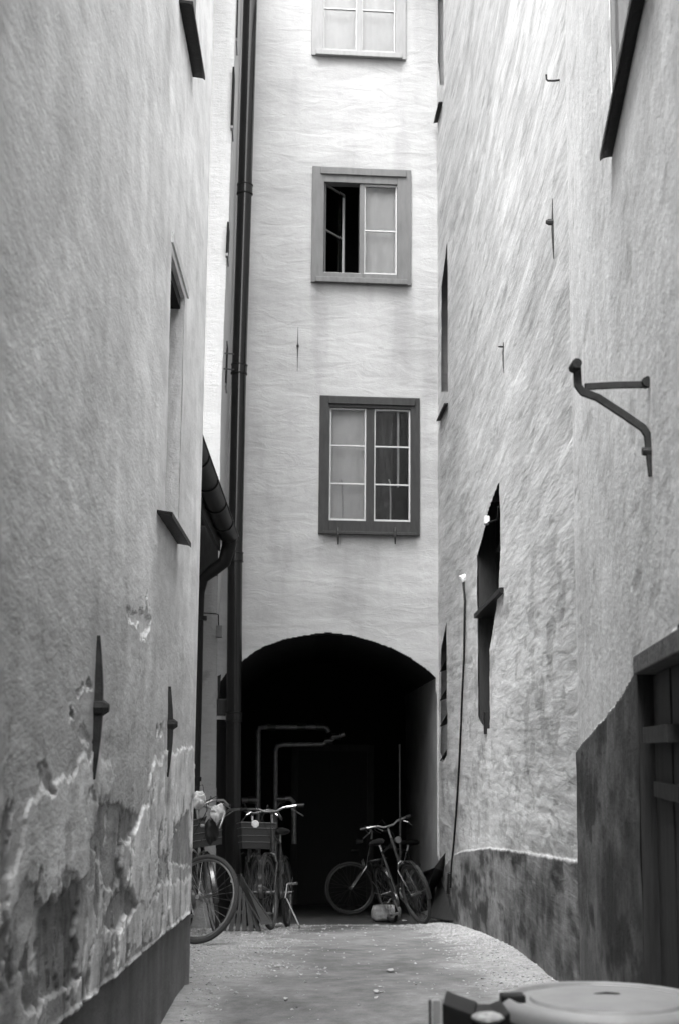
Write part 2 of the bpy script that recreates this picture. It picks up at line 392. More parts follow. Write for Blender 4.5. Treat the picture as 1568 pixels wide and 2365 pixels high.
w = sheet('front_wall', us, vs, lpos, lambda U, V, P: CACHE['t'], M['left'], left, hole); off(left, w)
# rest of the shell
b = MB().add([(XL, LY1, -.3), (-2.95, LY1, -.3), (-2.95, LY1, HL), (XL, LY1, HL)], [(0, 1, 2, 3)]).build('end_wall', M['plain'], left); off(left, b)
b = MB().add([(XL, -5, -.3), (-6, -5, -.3), (-6, -5, HL), (XL, -5, HL)], [(0, 1, 2, 3)]).build('end_wall', M['plain'], left); off(left, b)
b = MB().box(-6.1, XL+.04, -5.05, LY1+.05, HL, HL+.2).build('roof', M['gutter'], left); off(left, b)
lp = lambda y, z, d: (XL+d, y, z)
wn = empty('window', (0, 0, 0)); wn.parent = left; off(left, wn)
ym = yf-.16
jb = MB().hexa(lp, yf, yf+.03, zb-.03, zt+.03, -.25, -.002).hexa(lp, yn-.03, yf+.03, zb-.05, zb, -.25, -.004).hexa(lp, yn-.03, yf+.03, zt, zt+.03, -.25, -.004).hexa(lp, yn-.03, yn, zb, zt, -.25, -.004)
o_ = jb.build('reveal', M['left'], wn)
# inner boards: grey leaf set deep in the opening
MB().hexa(lp, yn-.02, yf, zb, zt, -.16, -.11).build('casement', M['grey_paint'], wn)
MB().hexa(lp, yf-.035, yf-.004, zb, zt-.06, -.11, -.085).build('frame', M['frame_dark'], wn)
MB().hexa(lp, yn, yf-.005, zt-.06, zt-.002, -.11, -.02).build('head_board', M['black'], wn)  # black board paints the shade under the lintel
yl0, zl0 = hitL(397, 553); yl1, zl1 = hitL(432, 680)
MB().hexa(lp, yl0-.02, yl1+.02, zt+.035, zt+.085, -.02, .010).build('lintel_band', M['left'], wn)
ys0, zs0 = hitL(363.5, 1173); ys1, zs1 = hitL(410, 1260)
def sill(name, y0, z0, y1, z1, dep, sgn, X0, mat, par, drop=.0, th=.012):
    m = MB(); c = []
    for (yy, zz) in ((y0, z0), (y1, z1)):
        xi = X0(yy)
        c.append([(xi-sgn*.05, yy, zz+.012), (xi+sgn*dep, yy, zz-drop), (xi+sgn*dep, yy, zz-drop-th-.01), (xi+sgn*(dep-.012), yy, zz-drop-th), (xi-sgn*.05, yy, zz)])
    m.loft(c); return m.build(name, mat, par)
sill('window_sill', ys0-.02, (zs0+zs1)/2, ys1, (zs0+zs1)/2, .066, 1, lambda y: XL, M['dark_iron'], wn, .004)
wz = empty('window', (0, 0, 0)); wz.parent = left; off(left, wz)
zz2 = (z2+z2f)/2
sill('window_sill', y2n-.0, zz2, y2f, zz2, .066, 1, lambda y: XL, M['dark_iron'], wz, .004)
MB().hexa(lp, y2n+.02, y2f-.03, zz2+.02, zz2+1.2, -.02, .012).build('casement', M['frame_light'], wz)
# iron wall anchors: flat wedge bars with a knob
def anchor(fnp, u, z0, z1, zk, par, w=.014, kr=.02, sgn=1, thick=.018, du=0):
    m = MB(); pr = []
    for k in range(9):
        t = k/8; z = z0+(z1-z0)*t; ww = w*(.25+.75*math.sin(math.pi*min(max(t, .04), .96)))
        pr.append([fnp(u+du*t-ww, z, -.01), fnp(u+du*t+ww, z, -.01), fnp(u+du*t+ww*.8, z, thick*(.4+.6*math.sin(math.pi*t))), fnp(u+du*t-ww*.8, z, thick*(.4+.6*math.sin(math.pi*t)))])
    m.loft(pr)
    m.loft([[fnp(u+du*.5+kr*math.cos(a)*s_, zk+kr*math.sin(a)*s_, d_) for a in np.linspace(0, 2*math.pi, 8, endpoint=False)] for s_, d_ in ((1, 0), (1, .028), (.5, .045))])
    return m.build('wall_anchor', M['rust_iron'], par)
for (x, y0, y1, xk, yk, ww) in ((218, 1465, 1800, 232, 1635, .0125), (387, 1585, 1795, 398, 1673, .014)):
    u, za = hitL(x, (y0+y1)/2); _, z0 = hitL(x, y1); _, z1 = hitL(x, y0); _, zk = hitL(x, yk)
    a_ = anchor(lp, u, z0, z1, zk, left, ww, .024, thick=.026); off(left, a_)

# ------------------------------------------------------------------ back house
HB = 11.0
back = empty('pale_back_house', (0, 16.4, -.7)); tag(back, 'tall pale house closing the alley, with three stacked windows above a dark archway', 'house')
ARCH = [(498,2200),(500,1640),(505,1580),(523,1556),(560,1527),(585,1508),(610,1493),(657,1477),(704,1467),(761,1461),(812,1468),(862,1482),(905,1497),(948,1521),(981,1543),(1006,1566),(1008,1640),(1012,2200)]
WF = {'a': (721, 936, -60, 133), 'b': (720, 948, 389, 656), 'c': (737, 968, 917, 1236)}
def frect(x0, x1, y0, y1):
    u0, _ = hitF(x0, (y0+y1)/2); u1, _ = hitF(x1, (y0+y1)/2); _, v1 = hitF((x0+x1)/2, y0); _, v0 = hitF((x0+x1)/2, y1); return u0, u1, v0, v1
FW = {k: frect(*v) for k, v in WF.items()}
print('FW', FW)
archF = [hitF(*p) for p in ARCH]
def fpos(U, V):
    h = .016*fbm(U*1.2, V*2.6, 4, 13)+.004*fbm(U*2.2, V*11, 3, 14)
    P = FO+FU*U[..., None]+FN*h[..., None]; P[..., 2] = V; return P
def ftone(U, V, P):
    t = .31+.05*sm(1.2, 5.2, V)+.12*fbm(U*1.3, V*3, 5, 15)+.05*fbm(U*3, V*14, 4, 16)  # light falloff painted in: facade tone rises with height
    t = t*(1-.16*sm(.02, .3, fbm(U*3, V*.7, 4, 17)))
    # rain streaks below the sills
    for k in ('b', 'c'):
        u0, u1, v0, v1 = FW[k]; inn = sm(u0-.03, u0+.03, U)*sm(u1+.03, u1-.03, U)*sm(v0-.6, v0, V)*(V < v0)
        t = t*(1-.10*inn*(.6+1.2*vn(U*14, V*.8, 5)))
    return t
def fmask(u, v, p):
    m = psd(archF, u, v+.012*fbm(u*12, v*12, 2, 3)) > 0
    for k in FW:
        u0, u1, v0, v1 = FW[k]; m |= (u > u0+.03) & (u < u1-.03) & (v > v0+.03) & (v < v1-.03)
    return m
w = sheet('front_wall', lin(-1.35, 1.75, .0125), lines([(-1.0, 9.6, .0125), (9.6, HB, .2)], 0), fpos, ftone, M['facade'], back, fmask); off(back, w)
b = MB().box(-3.2, 3.2, 22.3, 22.5, -1.2, HB).box(-3.2, -3.0, 17.1, 22.3, -1.2, HB).box(3.0, 3.2, 17.1, 22.3, -1.2, HB).build('rear_walls', M['plain'], back); off(back, b)
b = MB().box(-3.4, 3.4, 16.2, 22.8, HB, HB+.25).build('roof', M['gutter'], back); off(back, b)
b = MB().box(-1.4, 1.8, 22.2, 22.28, -1.3, 3).build('passage_end', M['black'], back); off(back, b)  # added black panel, paints the far end of the passage dark
b = MB().box(-1.3, 1.7, 16.75, 22.3, 2.55, 2.6).build('floor_slab', M['black'], back); off(back, b)
b = MB().add([fp(-1.3, -1, -1.2), fp(1.7, -1, -1.2), fp(1.7, HB, -1.2), fp(-1.3, HB, -1.2)], [(0, 1, 2, 3)])
b = MB().box(-1.3, 1.75, 17.9, 17.95, 2.6, HB).build('room_wall', M['black'], back); off(back, b)
# passage: vault and side walls extruded from the arch outline
Fd = np.array([0, 1, 0])
def passage(i0, i1, name, mat, tone):
    pts = []
    for i in range(i0, i1):
        a = np.array(archF[i]); c = np.array(archF[i+1]); n = max(2, int(np.hypot(*(c-a))/.08))
        for k in range(n): pts.append(a+(c-a)*k/n)
    pts.append(np.array(archF[i1])); pts = np.array(pts)
    S = np.arange(len(pts)); D = lines([(0, 6, .12)], 0)
    def pos(U, V):
        i = U.astype(int); uu = pts[i, 0]; vv = pts[i, 1]
        P = FO+FU*uu[..., None]; P[..., 2] = vv; P = P+np.array([0, 1, 0])*V[..., None]
        P[..., 0] += .02*fbm(V*1.5, vv*2, 3, 5)*(V > .1); P[..., 2] += .02*fbm(V*1.5, uu*2, 3, 6)*(V > .1)
        return P
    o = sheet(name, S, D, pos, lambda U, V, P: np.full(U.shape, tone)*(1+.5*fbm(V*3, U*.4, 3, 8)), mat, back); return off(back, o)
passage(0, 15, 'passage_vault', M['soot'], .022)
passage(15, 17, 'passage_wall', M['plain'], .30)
def facade_window(key, mat, gx, mull, munt, pane_mat, style):
    """gx: two pane x ranges, munt: list of muntin y, in picture units"""
    u0, u1, v0, v1 = FW[key]
    root = empty('window'); root.parent = back; off(back, root)
    ft = .03
    (a0, a1), (b0, b1), (py0, py1) = gx
    pa0, pa1, pv0, pv1 = frect(a0, a1, py0, py1); pb0, pb1, _, _ = frect(b0, b1, py0, py1)
    m0, m1 = pa1, pb0
    fr = MB()
    fr.hexa(fp, u0, pa0-.012, v0, v1, -.12, ft).hexa(fp, pb1+.012, u1, v0, v1, -.12, ft)
    fr.hexa(fp, pa0-.012, pb1+.012, pv1+.012, v1, -.12, ft-.003).hexa(fp, pa0-.012, pb1+.012, v0, pv0-.015, -.12, ft-.003)
    fr.hexa(fp, m0+.008, m1-.008, pv0-.02, pv1+.02, -.10, ft-.022)
    fr.build('frame', mat, root, bevel=.003)
    # head board, sill board
    if style != 'a': MB().hexa(fp, u0+.10, u1-.06, v1-.10, v1-.015, ft+.001, ft+.022).build('head_moulding', mat, root, bevel=.004)
    MB().hexa(fp, u0+.05, u1-.05, v0-.006, v0+(.06 if style != 'c' else .03), ft+.001, ft+.045).build('window_sill', mat, root, bevel=.006)
    def casement(x0, x1, thing, tr=lambda u, v, d: fp(u, v, d), glass=M['glass']):
        c = MB(); s = .007; z0, z1 = pv0, pv1
        c.hexa(tr, x0-.01, x0+s, z0-.012, z1+.012, -.05, -.012).hexa(tr, x1-s, x1+.01, z0-.012, z1+.012, -.05, -.012)
        c.hexa(tr, x0+s, x1-s, z1-s, z1+.012, -.05, -.012).hexa(tr, x0+s, x1-s, z0-.012, z0+s+.004, -.05, -.010)
        for my in munt:
            _, mv = hitF(784, my); c.hexa(tr, x0+s, x1-s, mv-.008, mv+.008, -.045, -.014)
        co = c.build('casement', thing, root)
        MB().hexa(tr, x0, x1, z0, z1, -.034, -.031).build('pane', glass, co)
        return co
    return root, casement, (pa0, pa1, pb0, pb1, pv0, pv1)
# top window
ra, cs, q = facade_window('a', M['frame_light'], ((749, 822), (836, 910), (-50, 114)), 0, [17], None, 'a')
cs(q[0], q[1], M['putty']); cs(q[2], q[3], M['putty'])
def curtain(root, u0, u1, v0, v1, mat, d=-.16, name='curtain', amp=.006):
    us_ = lin(u0, u1, .01); m = MB(); vs_ = []
    for u in us_:
        dd = d+amp*math.sin(u*37+math.sin(u*11))+amp*1.5*math.sin(u*13+1); vs_.append(fp(u, v0, dd)); vs_.append(fp(u, v1, dd))
    m.add(vs_, [(2*i, 2*i+2, 2*i+3, 2*i+1) for i in range(len(us_)-1)]); return m.build(name, mat, root, smooth=True)
curtain(ra, q[0]-.02, q[1]+.02, q[4]-.05, q[5]+.05, M['curtain']); curtain(ra, q[2]-.02, q[3]+.02, q[4]-.05, q[5]+.05, M['curtain'])
# middle window, left casement standing open inward
rb, cs, q = facade_window('b', M['frame_mid'], ((750, 828), (842, 914), (424, 628)), 0, [528], None, 'b')
hx = q[0]; ang = math.radians(52)
def open_tr(u, v, d):
    du = u-hx; return fp(hx+du*math.cos(ang)+(d+.03)*math.sin(ang), v, -.04-du*math.sin(ang)+(d+.03)*math.cos(ang))
co = cs(q[0], q[1], M['frame_mid'], open_tr, M['glass'])
MB().hexa(open_tr, q[1]-.05, q[1]-.012, q[4]+.01, q[5]-.05, -.010, -.004).build('stile', M['putty'], co)  # white strip paints the light on the open casement's free edge
cs(q[2], q[3], M['putty']); curtain(rb, q[2]-.02, q[3]+.02, q[4]-.05, q[5]+.05, M['curtain'])
MB().hexa(fp, q[0]-.005, q[1]+.02, q[4]-.03, q[4]-.008, -.05, .012).build('inner_sill', M['putty'], rb)
MB().hexa(fp, q[2]-.01, q[3]+.01, q[4]-.036, q[4]-.016, -.05, .012).build('inner_sill', M['putty'], rb)
# lowest window
rc, cs, q = facade_window('c', M['frame_dark'], ((763, 843), (865, 945), (944, 1200)), 0, [1028, 1116], None, 'c')
cs(q[0], q[1], M['putty']); cs(q[2], q[3], M['putty'])
curtain(rc, q[0]-.02, q[1]+.03, q[4]-.05, q[5]+.05, M['curtain_dim'], amp=.004)
curtain(rc, q[2]-.02, q[2]+.24, q[4]-.05, q[5]+.05, M['frame_dark'], -.22, amp=.008)
ux, vb = hitF(922, 1120); _, vt = hitF(918, 940)
MB().hexa(fp, ux-.012, ux+.012, vb, vt, -.16, -.14).build('inner_stile', M['putty'], rc)
for x in (792, 903):
    u, v0 = hitF(x, 1200); _, v1 = hitF(x, 1104)
    k = MB().tube([fp(u, v0, -.09), fp(u, v0+(v1-v0)*.5, -.09), fp(u-.004, v1-.05, -.09), fp(u-.02, v1, -.09)], .009, 8).build('pale_rod', M['putty'], rc, smooth=True)
for x in (780, 910):
    u, v = hitF(x, 1232)
    MB().tube([fp(u, v+.06, .05), fp(u, v+.01, .085), fp(u, v-.06, .08), fp(u+.006, v-.13, .03)], [.012, .013, .012, .006], 6).build('hook', M['rust_iron'], rc)
for (x, y0, y1, yk) in ((688, 755, 857, 799),):
    u, _ = hitF(x, 800); _, z1 = hitF(x, y0); _, z0 = hitF(x, y1); _, zk = hitF(x, yk)
    a_ = anchor(fp, u, z0, z1, zk, back, .006, .015, thick=.010); off(back, a_)

# ------------------------------------------------------------------ right house
HR = 11.0
right = empty('streaked_plaster_house', (1.3, 7.15, 0)); tag(right, 'pale house along the right side with rough streaked plaster above a dark stained base', 'house')
R3U = [(1152.5,1111),(1126,1182),(1121,1211),(1101,1285),(1102,1424),(1103,1656),(1112,1672),(1121,1686),(1130,1682),(1130,1501),(1145,1404),(1152,1356),(1154,1263),(1154,1196)]
R2 = [(1032,556),(1018,660),(1018,905),(1034,905)]
R1 = [(1010,-60),(1011,140),(1015,195),(1025,195),(1022,-60)]
R4 = [(1031,1437),(1018,1500),(1016,1740),(1024,1760),(1031,1745)]
RN = [(1410,-300),(1410,60),(1411,345),(1412,352),(1700,-950),(1700,-1200)]
DOOR = [(1490,2500),(1492,1552),(1500,1545),(1590,1430),(1620,1430),(1620,2500)]
def rproj(U, V):
    P = np.stack([XR(U), U, V], -1); safe = np.where((U > 2.2)[..., None], P, [1, 6, 1]); a, b = proj(safe)
    return np.where(U > 2.2, a, 3000.), np.where(U > 2.2, b, 3000.)
yR0, zR0 = hitR(1412, 353)
def rtd(U, V):
    px, py = rproj(U, V)
    far = U > 7.15
    t = np.where(far, .50+.07*sm(3.2, 2.2, V), .60)
    # diagonal streaks stronger on the far part
    s = fbm(U*.9+V*.25, V*6, 5, 22)
    t = t*(1+np.where(far, .5, .16)*s)+.03*sm(-.2, 3.0, V)
    t = t*(1-.22*sm(12.5, 15.5, U))
    smooth_band = sm(9.5, 8.3, U)*sm(7.1, 7.4, U)
    t = t*(1-.14*sm(.05, .35, fbm(U*1.6, V*1.2, 4, 71)))
    # pits
    pit = sm(.14, .30, fbm(U*2.4, V*9, 4, 72)); t = t*(1-.22*pit)
    h = np.where(far, .014, .007)*fbm(U*.5+V*.2, V*3.5, 3, 23)+.0035*fbm(U*1.2, V*12, 3, 24)*far+.0012*fbm(U*8, V*12, 2, 25)
    h = h-.002*pit
    # wavy trowel ridges low down
    wv = np.sin((V*9+1.1*fbm(U*1.4, V*2, 3, 26)*3+U*.7)*6.28)
    lo = sm(2.0, 1.1, V)*sm(7.0, 7.4, U)*sm(12, 9.5, U)
    wp = sm(.05, .3, fbm(U*1.1, V*1.3, 3, 59))
    h = h+.0028*wv*lo*wp; t = t*(1-.05*lo*wv*wp)
    bl = fbm(U*1.5, V*2.4, 5, 73); t = t*(1+.34*bl)
    sp_ = sm(.04, .22, fbm(U*3.5, V*7, 5, 74)+.35*fbm(U*.8, V*.9, 3, 75))*sm(2.9, 2.0, V)*far; t = t*(1-.30*sp_); h = h-.002*sp_
    h = h+.0020*fbm(U*3, V*9, 4, 76)
    # rain marks under openings
    for (x, y, L) in ((1115, 1690, 1.0), (1020, 1765, .8)):
        uu, zz = hitR(x, y); m = np.exp(-((U-uu)/.30)**2)*sm(zz-L, zz, V)*(V < zz)
        t = t*(1-.28*m)
    # dark base
    lfar = np.interp(px, [900, 1000, 1048, 1075, 1130, 1200, 1330], [2060, 2040, 1976, 1966, 1960, 1968, 1990])+5*fbm(U*5, V, 3, 33)
    lnear = np.interp(px, [1327, 1345, 1430, 1490, 1568, 1700, 2600], [1745, 1722, 1625, 1530, 1450, 1290, 150])+9*fbm(U*7, V*7, 4, 34)
    sc = 3285/np.maximum(U, 1.5)
    dd = (py-np.where(far, lfar, lnear))/sc
    w = sm(-.001, .005, dd)
    drip = fbm(U*1.4, V*4.2, 5, 35)+.35*fbm(U*5, V*9, 4, 45); spots = sm(.04, .18, fbm(U*1.3, V*4.6, 5, 36))
    base = np.where(far, .16, .085)*(1+2.3*drip+1.0*fbm(U*7, V*9, 4, 47))*(1-.7*spots)
    base = base+np.where(far, 0, 1)*.10*sm(.34, .1, np.abs(V-.22+.3*fbm(U*4, V*4, 3, 37)))*sm(4.6, 5.2, U)
    base = np.maximum(base, .03)
    base = np.where((U < 7.0) & (V < .22), base*(1-.6*sm(.05, .15, fbm(U*14, V*9, 3, 38))), base)
    t = t*(1-w)+base*w
    h = h*(1-w)+(.014+.012*fbm(U*5, V*3, 4, 39))*w
    rim = np.exp(-((dd+.004)/.006)**2)*far; t = t+.05*rim*(.5+vn(U*9, V*9, 4))
    return t, h, px, py
def rpos(U, V):
    t, h, px, py = rtd(U, V); CACHE['r'] = t
    return np.stack([XR(U)-h, U+0*h, V], -1)
zd0 = None
def rmask(u, v, p):
    px, py = rproj(u, v); m = (u < 7.0) & (v > 5.5)
    for poly in (R3U, R2, R1, R4): m |= (psd(poly, px, py) > 0) & (u > 7.2)
    m |= (u > ND0) & (u < ND1) & (v > zN) & (v < zN+1.6)
    m |= (u > DR0) & (u < DR1) & (v < DZ)
    return m
zN = zR0+.012; ND1 = yR0-.03; ND0 = ND1-1.25
DR1, _ = hitR(1492, 2000); DR0 = DR1-1.0; _, DZ = hitR(1530, 1535)
print('RWIN', yR0, zR0, 'DOOR', DR0, DR1, DZ)
us = sorted(set([round(x, 5) for x in lines([(-6, 2.6, .4), (2.6, 7.14, .014), (7.14, 7.16, .02), (7.16, 16.6, .02)], 0)]+[ND0, ND1, DR0, DR1]))
vs = sorted(set([round(x, 5) for x in lines([(-.9, 2.2, .009), (2.2, 5.2, .016), (5.2, 9.6, .02), (9.6, HR, .35)], 0)]+[zN, DZ]))
w = sheet('front_wall', [u for u in us if u >= 7.1399], vs, rpos, lambda U, V, P: CACHE['r'], M['right'], right, rmask); off(right, w)
w = sheet('near_wall', [u for u in us if u <= 7.1401], vs, rpos, lambda U, V, P: CACHE['r'], M['right_near'], right, rmask); off(right, w)
b = MB().box(-.1, 6, -6.2, -6.0, -.3, 5.5).build('end_wall', M['plain'], right); off(right, b)
b = MB().box(6, 6.2, -6.2, 16.8, -.3, HR).build('rear_wall', M['plain'], right); off(right, b)
def roofslab(pts, z0, z1): return MB().poly([(x, y, z0) for x, y in pts], (0, 0, z1-z0))
b = roofslab([(-.3, -6.2), (6.2, -6.2), (6.2, 7.0), (1.27, 7.0), (.77, 3)], 5.5, 5.7).build('low_roof', M['gutter'], right); off(right, b)  # unseen near roof, kept low to let more light into the alley
b = roofslab([(1.27, 7.0), (6.2, 7.0), (6.2, 17), (1.36, 16.6), (1.42, 13.8)], HR, HR+.2).build('roof', M['gutter'], right); off(right, b)
b = MB().box(1.32, 6.0, 7.0, 7.1, 5.5, HR).build('gable_wall', M['plain'], right); off(right, b)
rp = lambda y, z, d: (float(XR(y))-d, y, z)
def rY(x, y): return hitR(x, y)
# tall recess with open shutter and small lower opening
ya, za = rY(1101, 1285); yb, zbt = rY(1154, 1230); _, zsill = rY(1102, 1424); _, zlow = rY(1103, 1656)
_, ztop = rY(1152, 1112)
print('R3', ya, za, yb, zbt, zsill, zlow, ztop)
rw = empty('window'); rw.parent = right; off(right, rw)
MB().hexa(rp, yb-1.2, ya+.3, zlow-.5, ztop+.6, -.45, -.42).build('dark_room', M['black'], rw)
MB().hexa(rp, ya-.01, ya+.02, zlow-.15, za+.5, -.17, -.012).build('shutter', M['frame_dark'], rw)
MB().hexa(rp, ya-.05, ya-.012, zlow-.15, za+.5, -.24, -.17).build('frame', M['shutter'], rw)
MB().hexa(rp, yb-.25, ya-.015, zsill-.02, zsill+.02, -.40, .035).build('window_sill', M['dark_iron'], rw)
MB().add([rp(ya-.03, za+.03, -.17), rp(ya-.03, za+.03, -.38), rp(yb+.35, ztop-.02, -.38), rp(yb+.35, ztop-.02, -.17)], [(0, 1, 2, 3)]).build('lintel_board', M['frame_mid'], rw)
MB().hexa(rp, ya-.03, ya-.004, zsill+.16, za+.1, -.34, -.24).build('curtain', M['curtain_dim'], rw)
yl, zl = rY(1121, 1660)
MB().hexa(rp, yl-.1, yl+.06, zlow-.16, zlow+.02, -.2, .012).build('catch_box', M['shutter'], rw)
yt, zt_ = rY(1127, 1203)
MB().hexa(rp, yt-.05, yt+.05, zt_-.03, zt_+.035, -.005, .035).build('tag', M['white'], rw, bevel=.004)
MB().tube([rp(yt, zt_-.02, .02), rp(yt-.25, zt_-.03, -.05), rp(yt-.6, zt_+.02, -.02)], .008, 6).build('stay_bar', M['dark_iron'], rw)
# narrow far openings seen edge on
for nm, poly, depth in (('a', R1, .2), ('b', R2, .2), ('c', R4, .15)):
    yy = [rY(max(x, 1009), y)[0] for x, y in poly if rY(max(x, 1009), y)]; zz = [rY(max(x, 1009), y)[1] for x, y in poly if rY(max(x, 1009), y)]
    y0, y1, z0, z1 = min(yy), max(yy), min(zz), max(zz); print('slit', nm, y0, y1, z0, z1)
    s_ = empty('window'); s_.parent = right; off(right, s_)
    MB().hexa(rp, y0-.5, min(y1+.2, 16.5), z0-.2, z1+.3, -depth-.04, -depth).build('dark_pane', M['black'], s_)
    MB().hexa(rp, min(y1, 15.5)-.02, min(y1, 15.5)+.01, z0-.05, z1+.3, -depth, -.012).build('frame', M['frame_mid'] if nm == 'a' else M['shutter'], s_)
    if nm == 'a':
        p0 = rY(1021, 192); p1 = rY(1010, 322); sill('window_sill', p0[0], (p0[1]+p1[1])/2, p1[0], (p0[1]+p1[1])/2, .05, -1, XR, M['dark_iron'], s_)
    if nm == 'b':
        p0 = rY(1034, 905); p1 = rY(1016, 995); sill('window_sill', p0[0], (p0[1]+p1[1])/2, p1[0], (p0[1]+p1[1])/2, .045, -1, XR, M['dark_iron'], s_)
    if nm == 'c':
        for (xx, yy_) in ((1020, 1545), (1020, 1612), (1020, 1672), (1020, 1752)):
            yy1, zz1 = rY(xx, yy_)
            MB().add([rp(yy1+.08, zz1-.03, .0), rp(yy1+.08, zz1-.03, .018), rp(yy1-.55, zz1+.10, .0), rp(yy1-.55, zz1+.16, -.03), rp(yy1+.08, zz1+.01, -.1)], [(0, 1, 2), (0, 2, 3, 4), (0, 4, 1), (1, 4, 3, 2)]).build('louvre', M['dark_iron'], s_)
# near upper window: long dark sill, mirror-like pane
rn = empty('window'); rn.parent = right; off(right, rn)
sill('window_sill', ND0-.15, zR0, yR0, zR0, .042, -1, XR, M['dark_iron'], rn, .006, .014)
MB().hexa(rp, ND1-.05, ND1, zN, zN+1.6, -.06, -.004).hexa(rp, ND0, ND1-.05, zN, zN+.05, -.06, -.006).hexa(rp, ND0-.02, ND0+.05, zN+.05, zN+1.6, -.06, -.006).hexa(rp, ND0, ND1, zN+1.6, zN+1.65, -.06, -.006).build('frame', M['frame_light'], rn)
MB().hexa(rp, ND0+.05, ND1-.05, zN+.05, zN+1.6, -.022, -.016).build('pane', M['glass'], rn)
MB().hexa(rp, ND0, ND1, zN, zN+1.6, -.40, -.36).build('curtain', M['curtain'], rn)
# wooden door at the right edge
rd = empty('door'); rd.parent = right; off(right, rd)
pl_ = MB(); k = 0; yy = DR0+.0
while yy < DR1-.02:
    pl_.hexa(rp, yy+.003, min(yy+.275, DR1), -.1, DZ-.005, -.06+.004*(k % 3), -.035+.004*(k % 3)); yy += .28; k += 1
pl_.build('planks', M['dark_wood'], rd)
MB().hexa(rp, DR1-.004, DR1+.05, -.1, DZ, -.2, .012).build('door_jamb', M['dark_wood'], rd)
MB().hexa(rp, DR0-.03, DR0, -.1, DZ, -.10, -.002).build('door_jamb', M['dark_wood'], rd)
MB().hexa(rp, DR0-.2, DR1+.1, -.3, DZ+.2, -.2, -.16).build('backing', M['black'], rd)
MB().hexa(rp, DR0-.2, DR1+.012, DZ-.0, DZ+.055, -.13, .022).build('lintel_beam', M['dado'], rd, bevel=.004)
y1_, z1_ = rY(1492, 1697); y2_, z2_ = rY(1550, 1672)
MB().hexa(rp, y2_, y1_, z1_-.025, z1_+.02, -.04, .010).build('strap_hinge', M['rust_iron'], rd)
y1_, z1_ = rY(1500, 1830)
MB().hexa(rp, y1_-.5, y1_, z1_-.012, z1_+.03, -.04, -.012).build('ledge_board', M['dark_wood'], rd)
# small ironwork fixed in the right wall
for (x, y0, y1, yk, ww) in ((1278, 455, 600, 512, .012), (1163, 790, 862, 800, .005)):
    u, _ = rY(x, yk); _, z1 = rY(x, y0); _, z0 = rY(x, y1); _, zk = rY(x, yk)
    a_ = anchor(rp, u, z0, z1, zk, right, ww, .020 if ww > .01 else .008, thick=.012); off(right, a_)

# bracket
def pt_off(x, y, Y): return at(x, y, Y)
yq, zq = rY(1500, 900); yq2, zq2 = rY(1499, 1000)
br = empty('iron_bracket', rp(yq, zq, 0)); tag(br, 'rusty iron bracket with upturned end and diagonal strut jutting from the right wall', 'bracket')
def flatbar(pts, w, th, nrm=(0, 1, 0)):
    m = MB(); n = Vector(nrm).normalized(); rings = []
    P = [Vector(p) for p in pts]
    for i, p in enumerate(P):
        t = (P[min(i+1, len(P)-1)]-P[max(i-1, 0)]).normalized(); s_ = t.cross(n).normalized()
        rings.append([tuple(p+s_*w/2+n*th/2), tuple(p-s_*w/2+n*th/2), tuple(p-s_*w/2-n*th/2), tuple(p+s_*w/2-n*th/2)])
    return m.loft(rings)
YB = yq
m = flatbar([at(1510, 886, YB), at(1490, 888, YB), at(1420, 889, YB), at(1350, 893, YB)], .019, .012); b = m.build('top_bar', M['rust_iron'], br, bevel=.002); off(br, b)
m = flatbar([at(1332, 845, YB-.0), at(1334, 890, YB), at(1345, 905, YB), at(1380, 918, YB), at(1440, 957, YB), at(1485, 988, YB), at(1496, 1005, YB), at(1500, 1045, YB), at(1507, 1100, YB)], .022, .013); b = m.build('strut', M['rust_iron'], br, bevel=.002); off(br, b)
p = at(1328, 844, YB); b = MB().tube([p-np.array([0, .03, 0]), p+np.array([0, .03, 0])], .014, 10).build('rolled_end', M['rust_iron'], br, smooth=True); off(br, b)
p = at(1495, 1042, YB); b = MB().tube([p+np.array([.012, 0, 0]), p-np.array([.014, 0, 0])], .012, 8).build('bolt_head', M['rust_iron'], br); off(br, b)
p = at(1492, 884, YB); b = MB().tube([p+np.array([0, -.02, 0]), p+np.array([0, .01, 0])], .015, 8).build('bolt_head', M['rust_iron'], br); off(br, b)
# little hook
yh, zh = rY(1292, 183)
h_ = MB().tube([rp(yh, zh, -.01), at(1280, 185, yh), at(1265, 185, yh), at(1262, 182, yh), at(1261, 171, yh)], .006, 6).build('wall_hook', M['rust_iron']); tag(h_, 'small bent iron hook high on the pale right wall', 'hook')
# cable with insulator
cb = empty('wall_cable', rp(*rY(1073, 1338), 0)); tag(cb, 'dark cable hanging down the right wall from a white insulator, coiled end at the base', 'cable')
cpx = [(1073, 1342), (1077, 1390), (1076, 1450), (1075, 1520), (1071, 1600), (1067, 1700), (1062, 1800), (1056, 1890), (1051, 1950), (1046, 2000), (1044, 2050)]
pts = [rp(rY(x, y)[0]-.02, rY(x, y)[1], .02) for x, y in cpx]
o = MB().tube(pts, .011, 8).build('cord', M['dark_iron'], cb, smooth=True); off(cb, o)
o = MB().tube([pts[0], tuple(np.array(pts[0])+np.array([-.02, -.02, .03])), tuple(np.array(pts[0])+np.array([.02, 0, .05]))], [.03, .034, .02], 10).build('insulator', M['white'], cb, smooth=True); off(cb, o)
hx_ = []
for k in range(90):
    a = k/8*2*math.pi; t = k/89; x_ = 1043-3*t; y_ = 2015+50*t; q_ = np.array(rp(rY(x_, y_)[0]-.05, rY(x_, y_)[1], .03)); hx_.append(tuple(q_+np.array([math.cos(a)*.022, math.sin(a)*.022, 0])))
o = MB().tube(hx_, .006, 5).build('coil', M['dark_iron'], cb, smooth=True); off(cb, o)

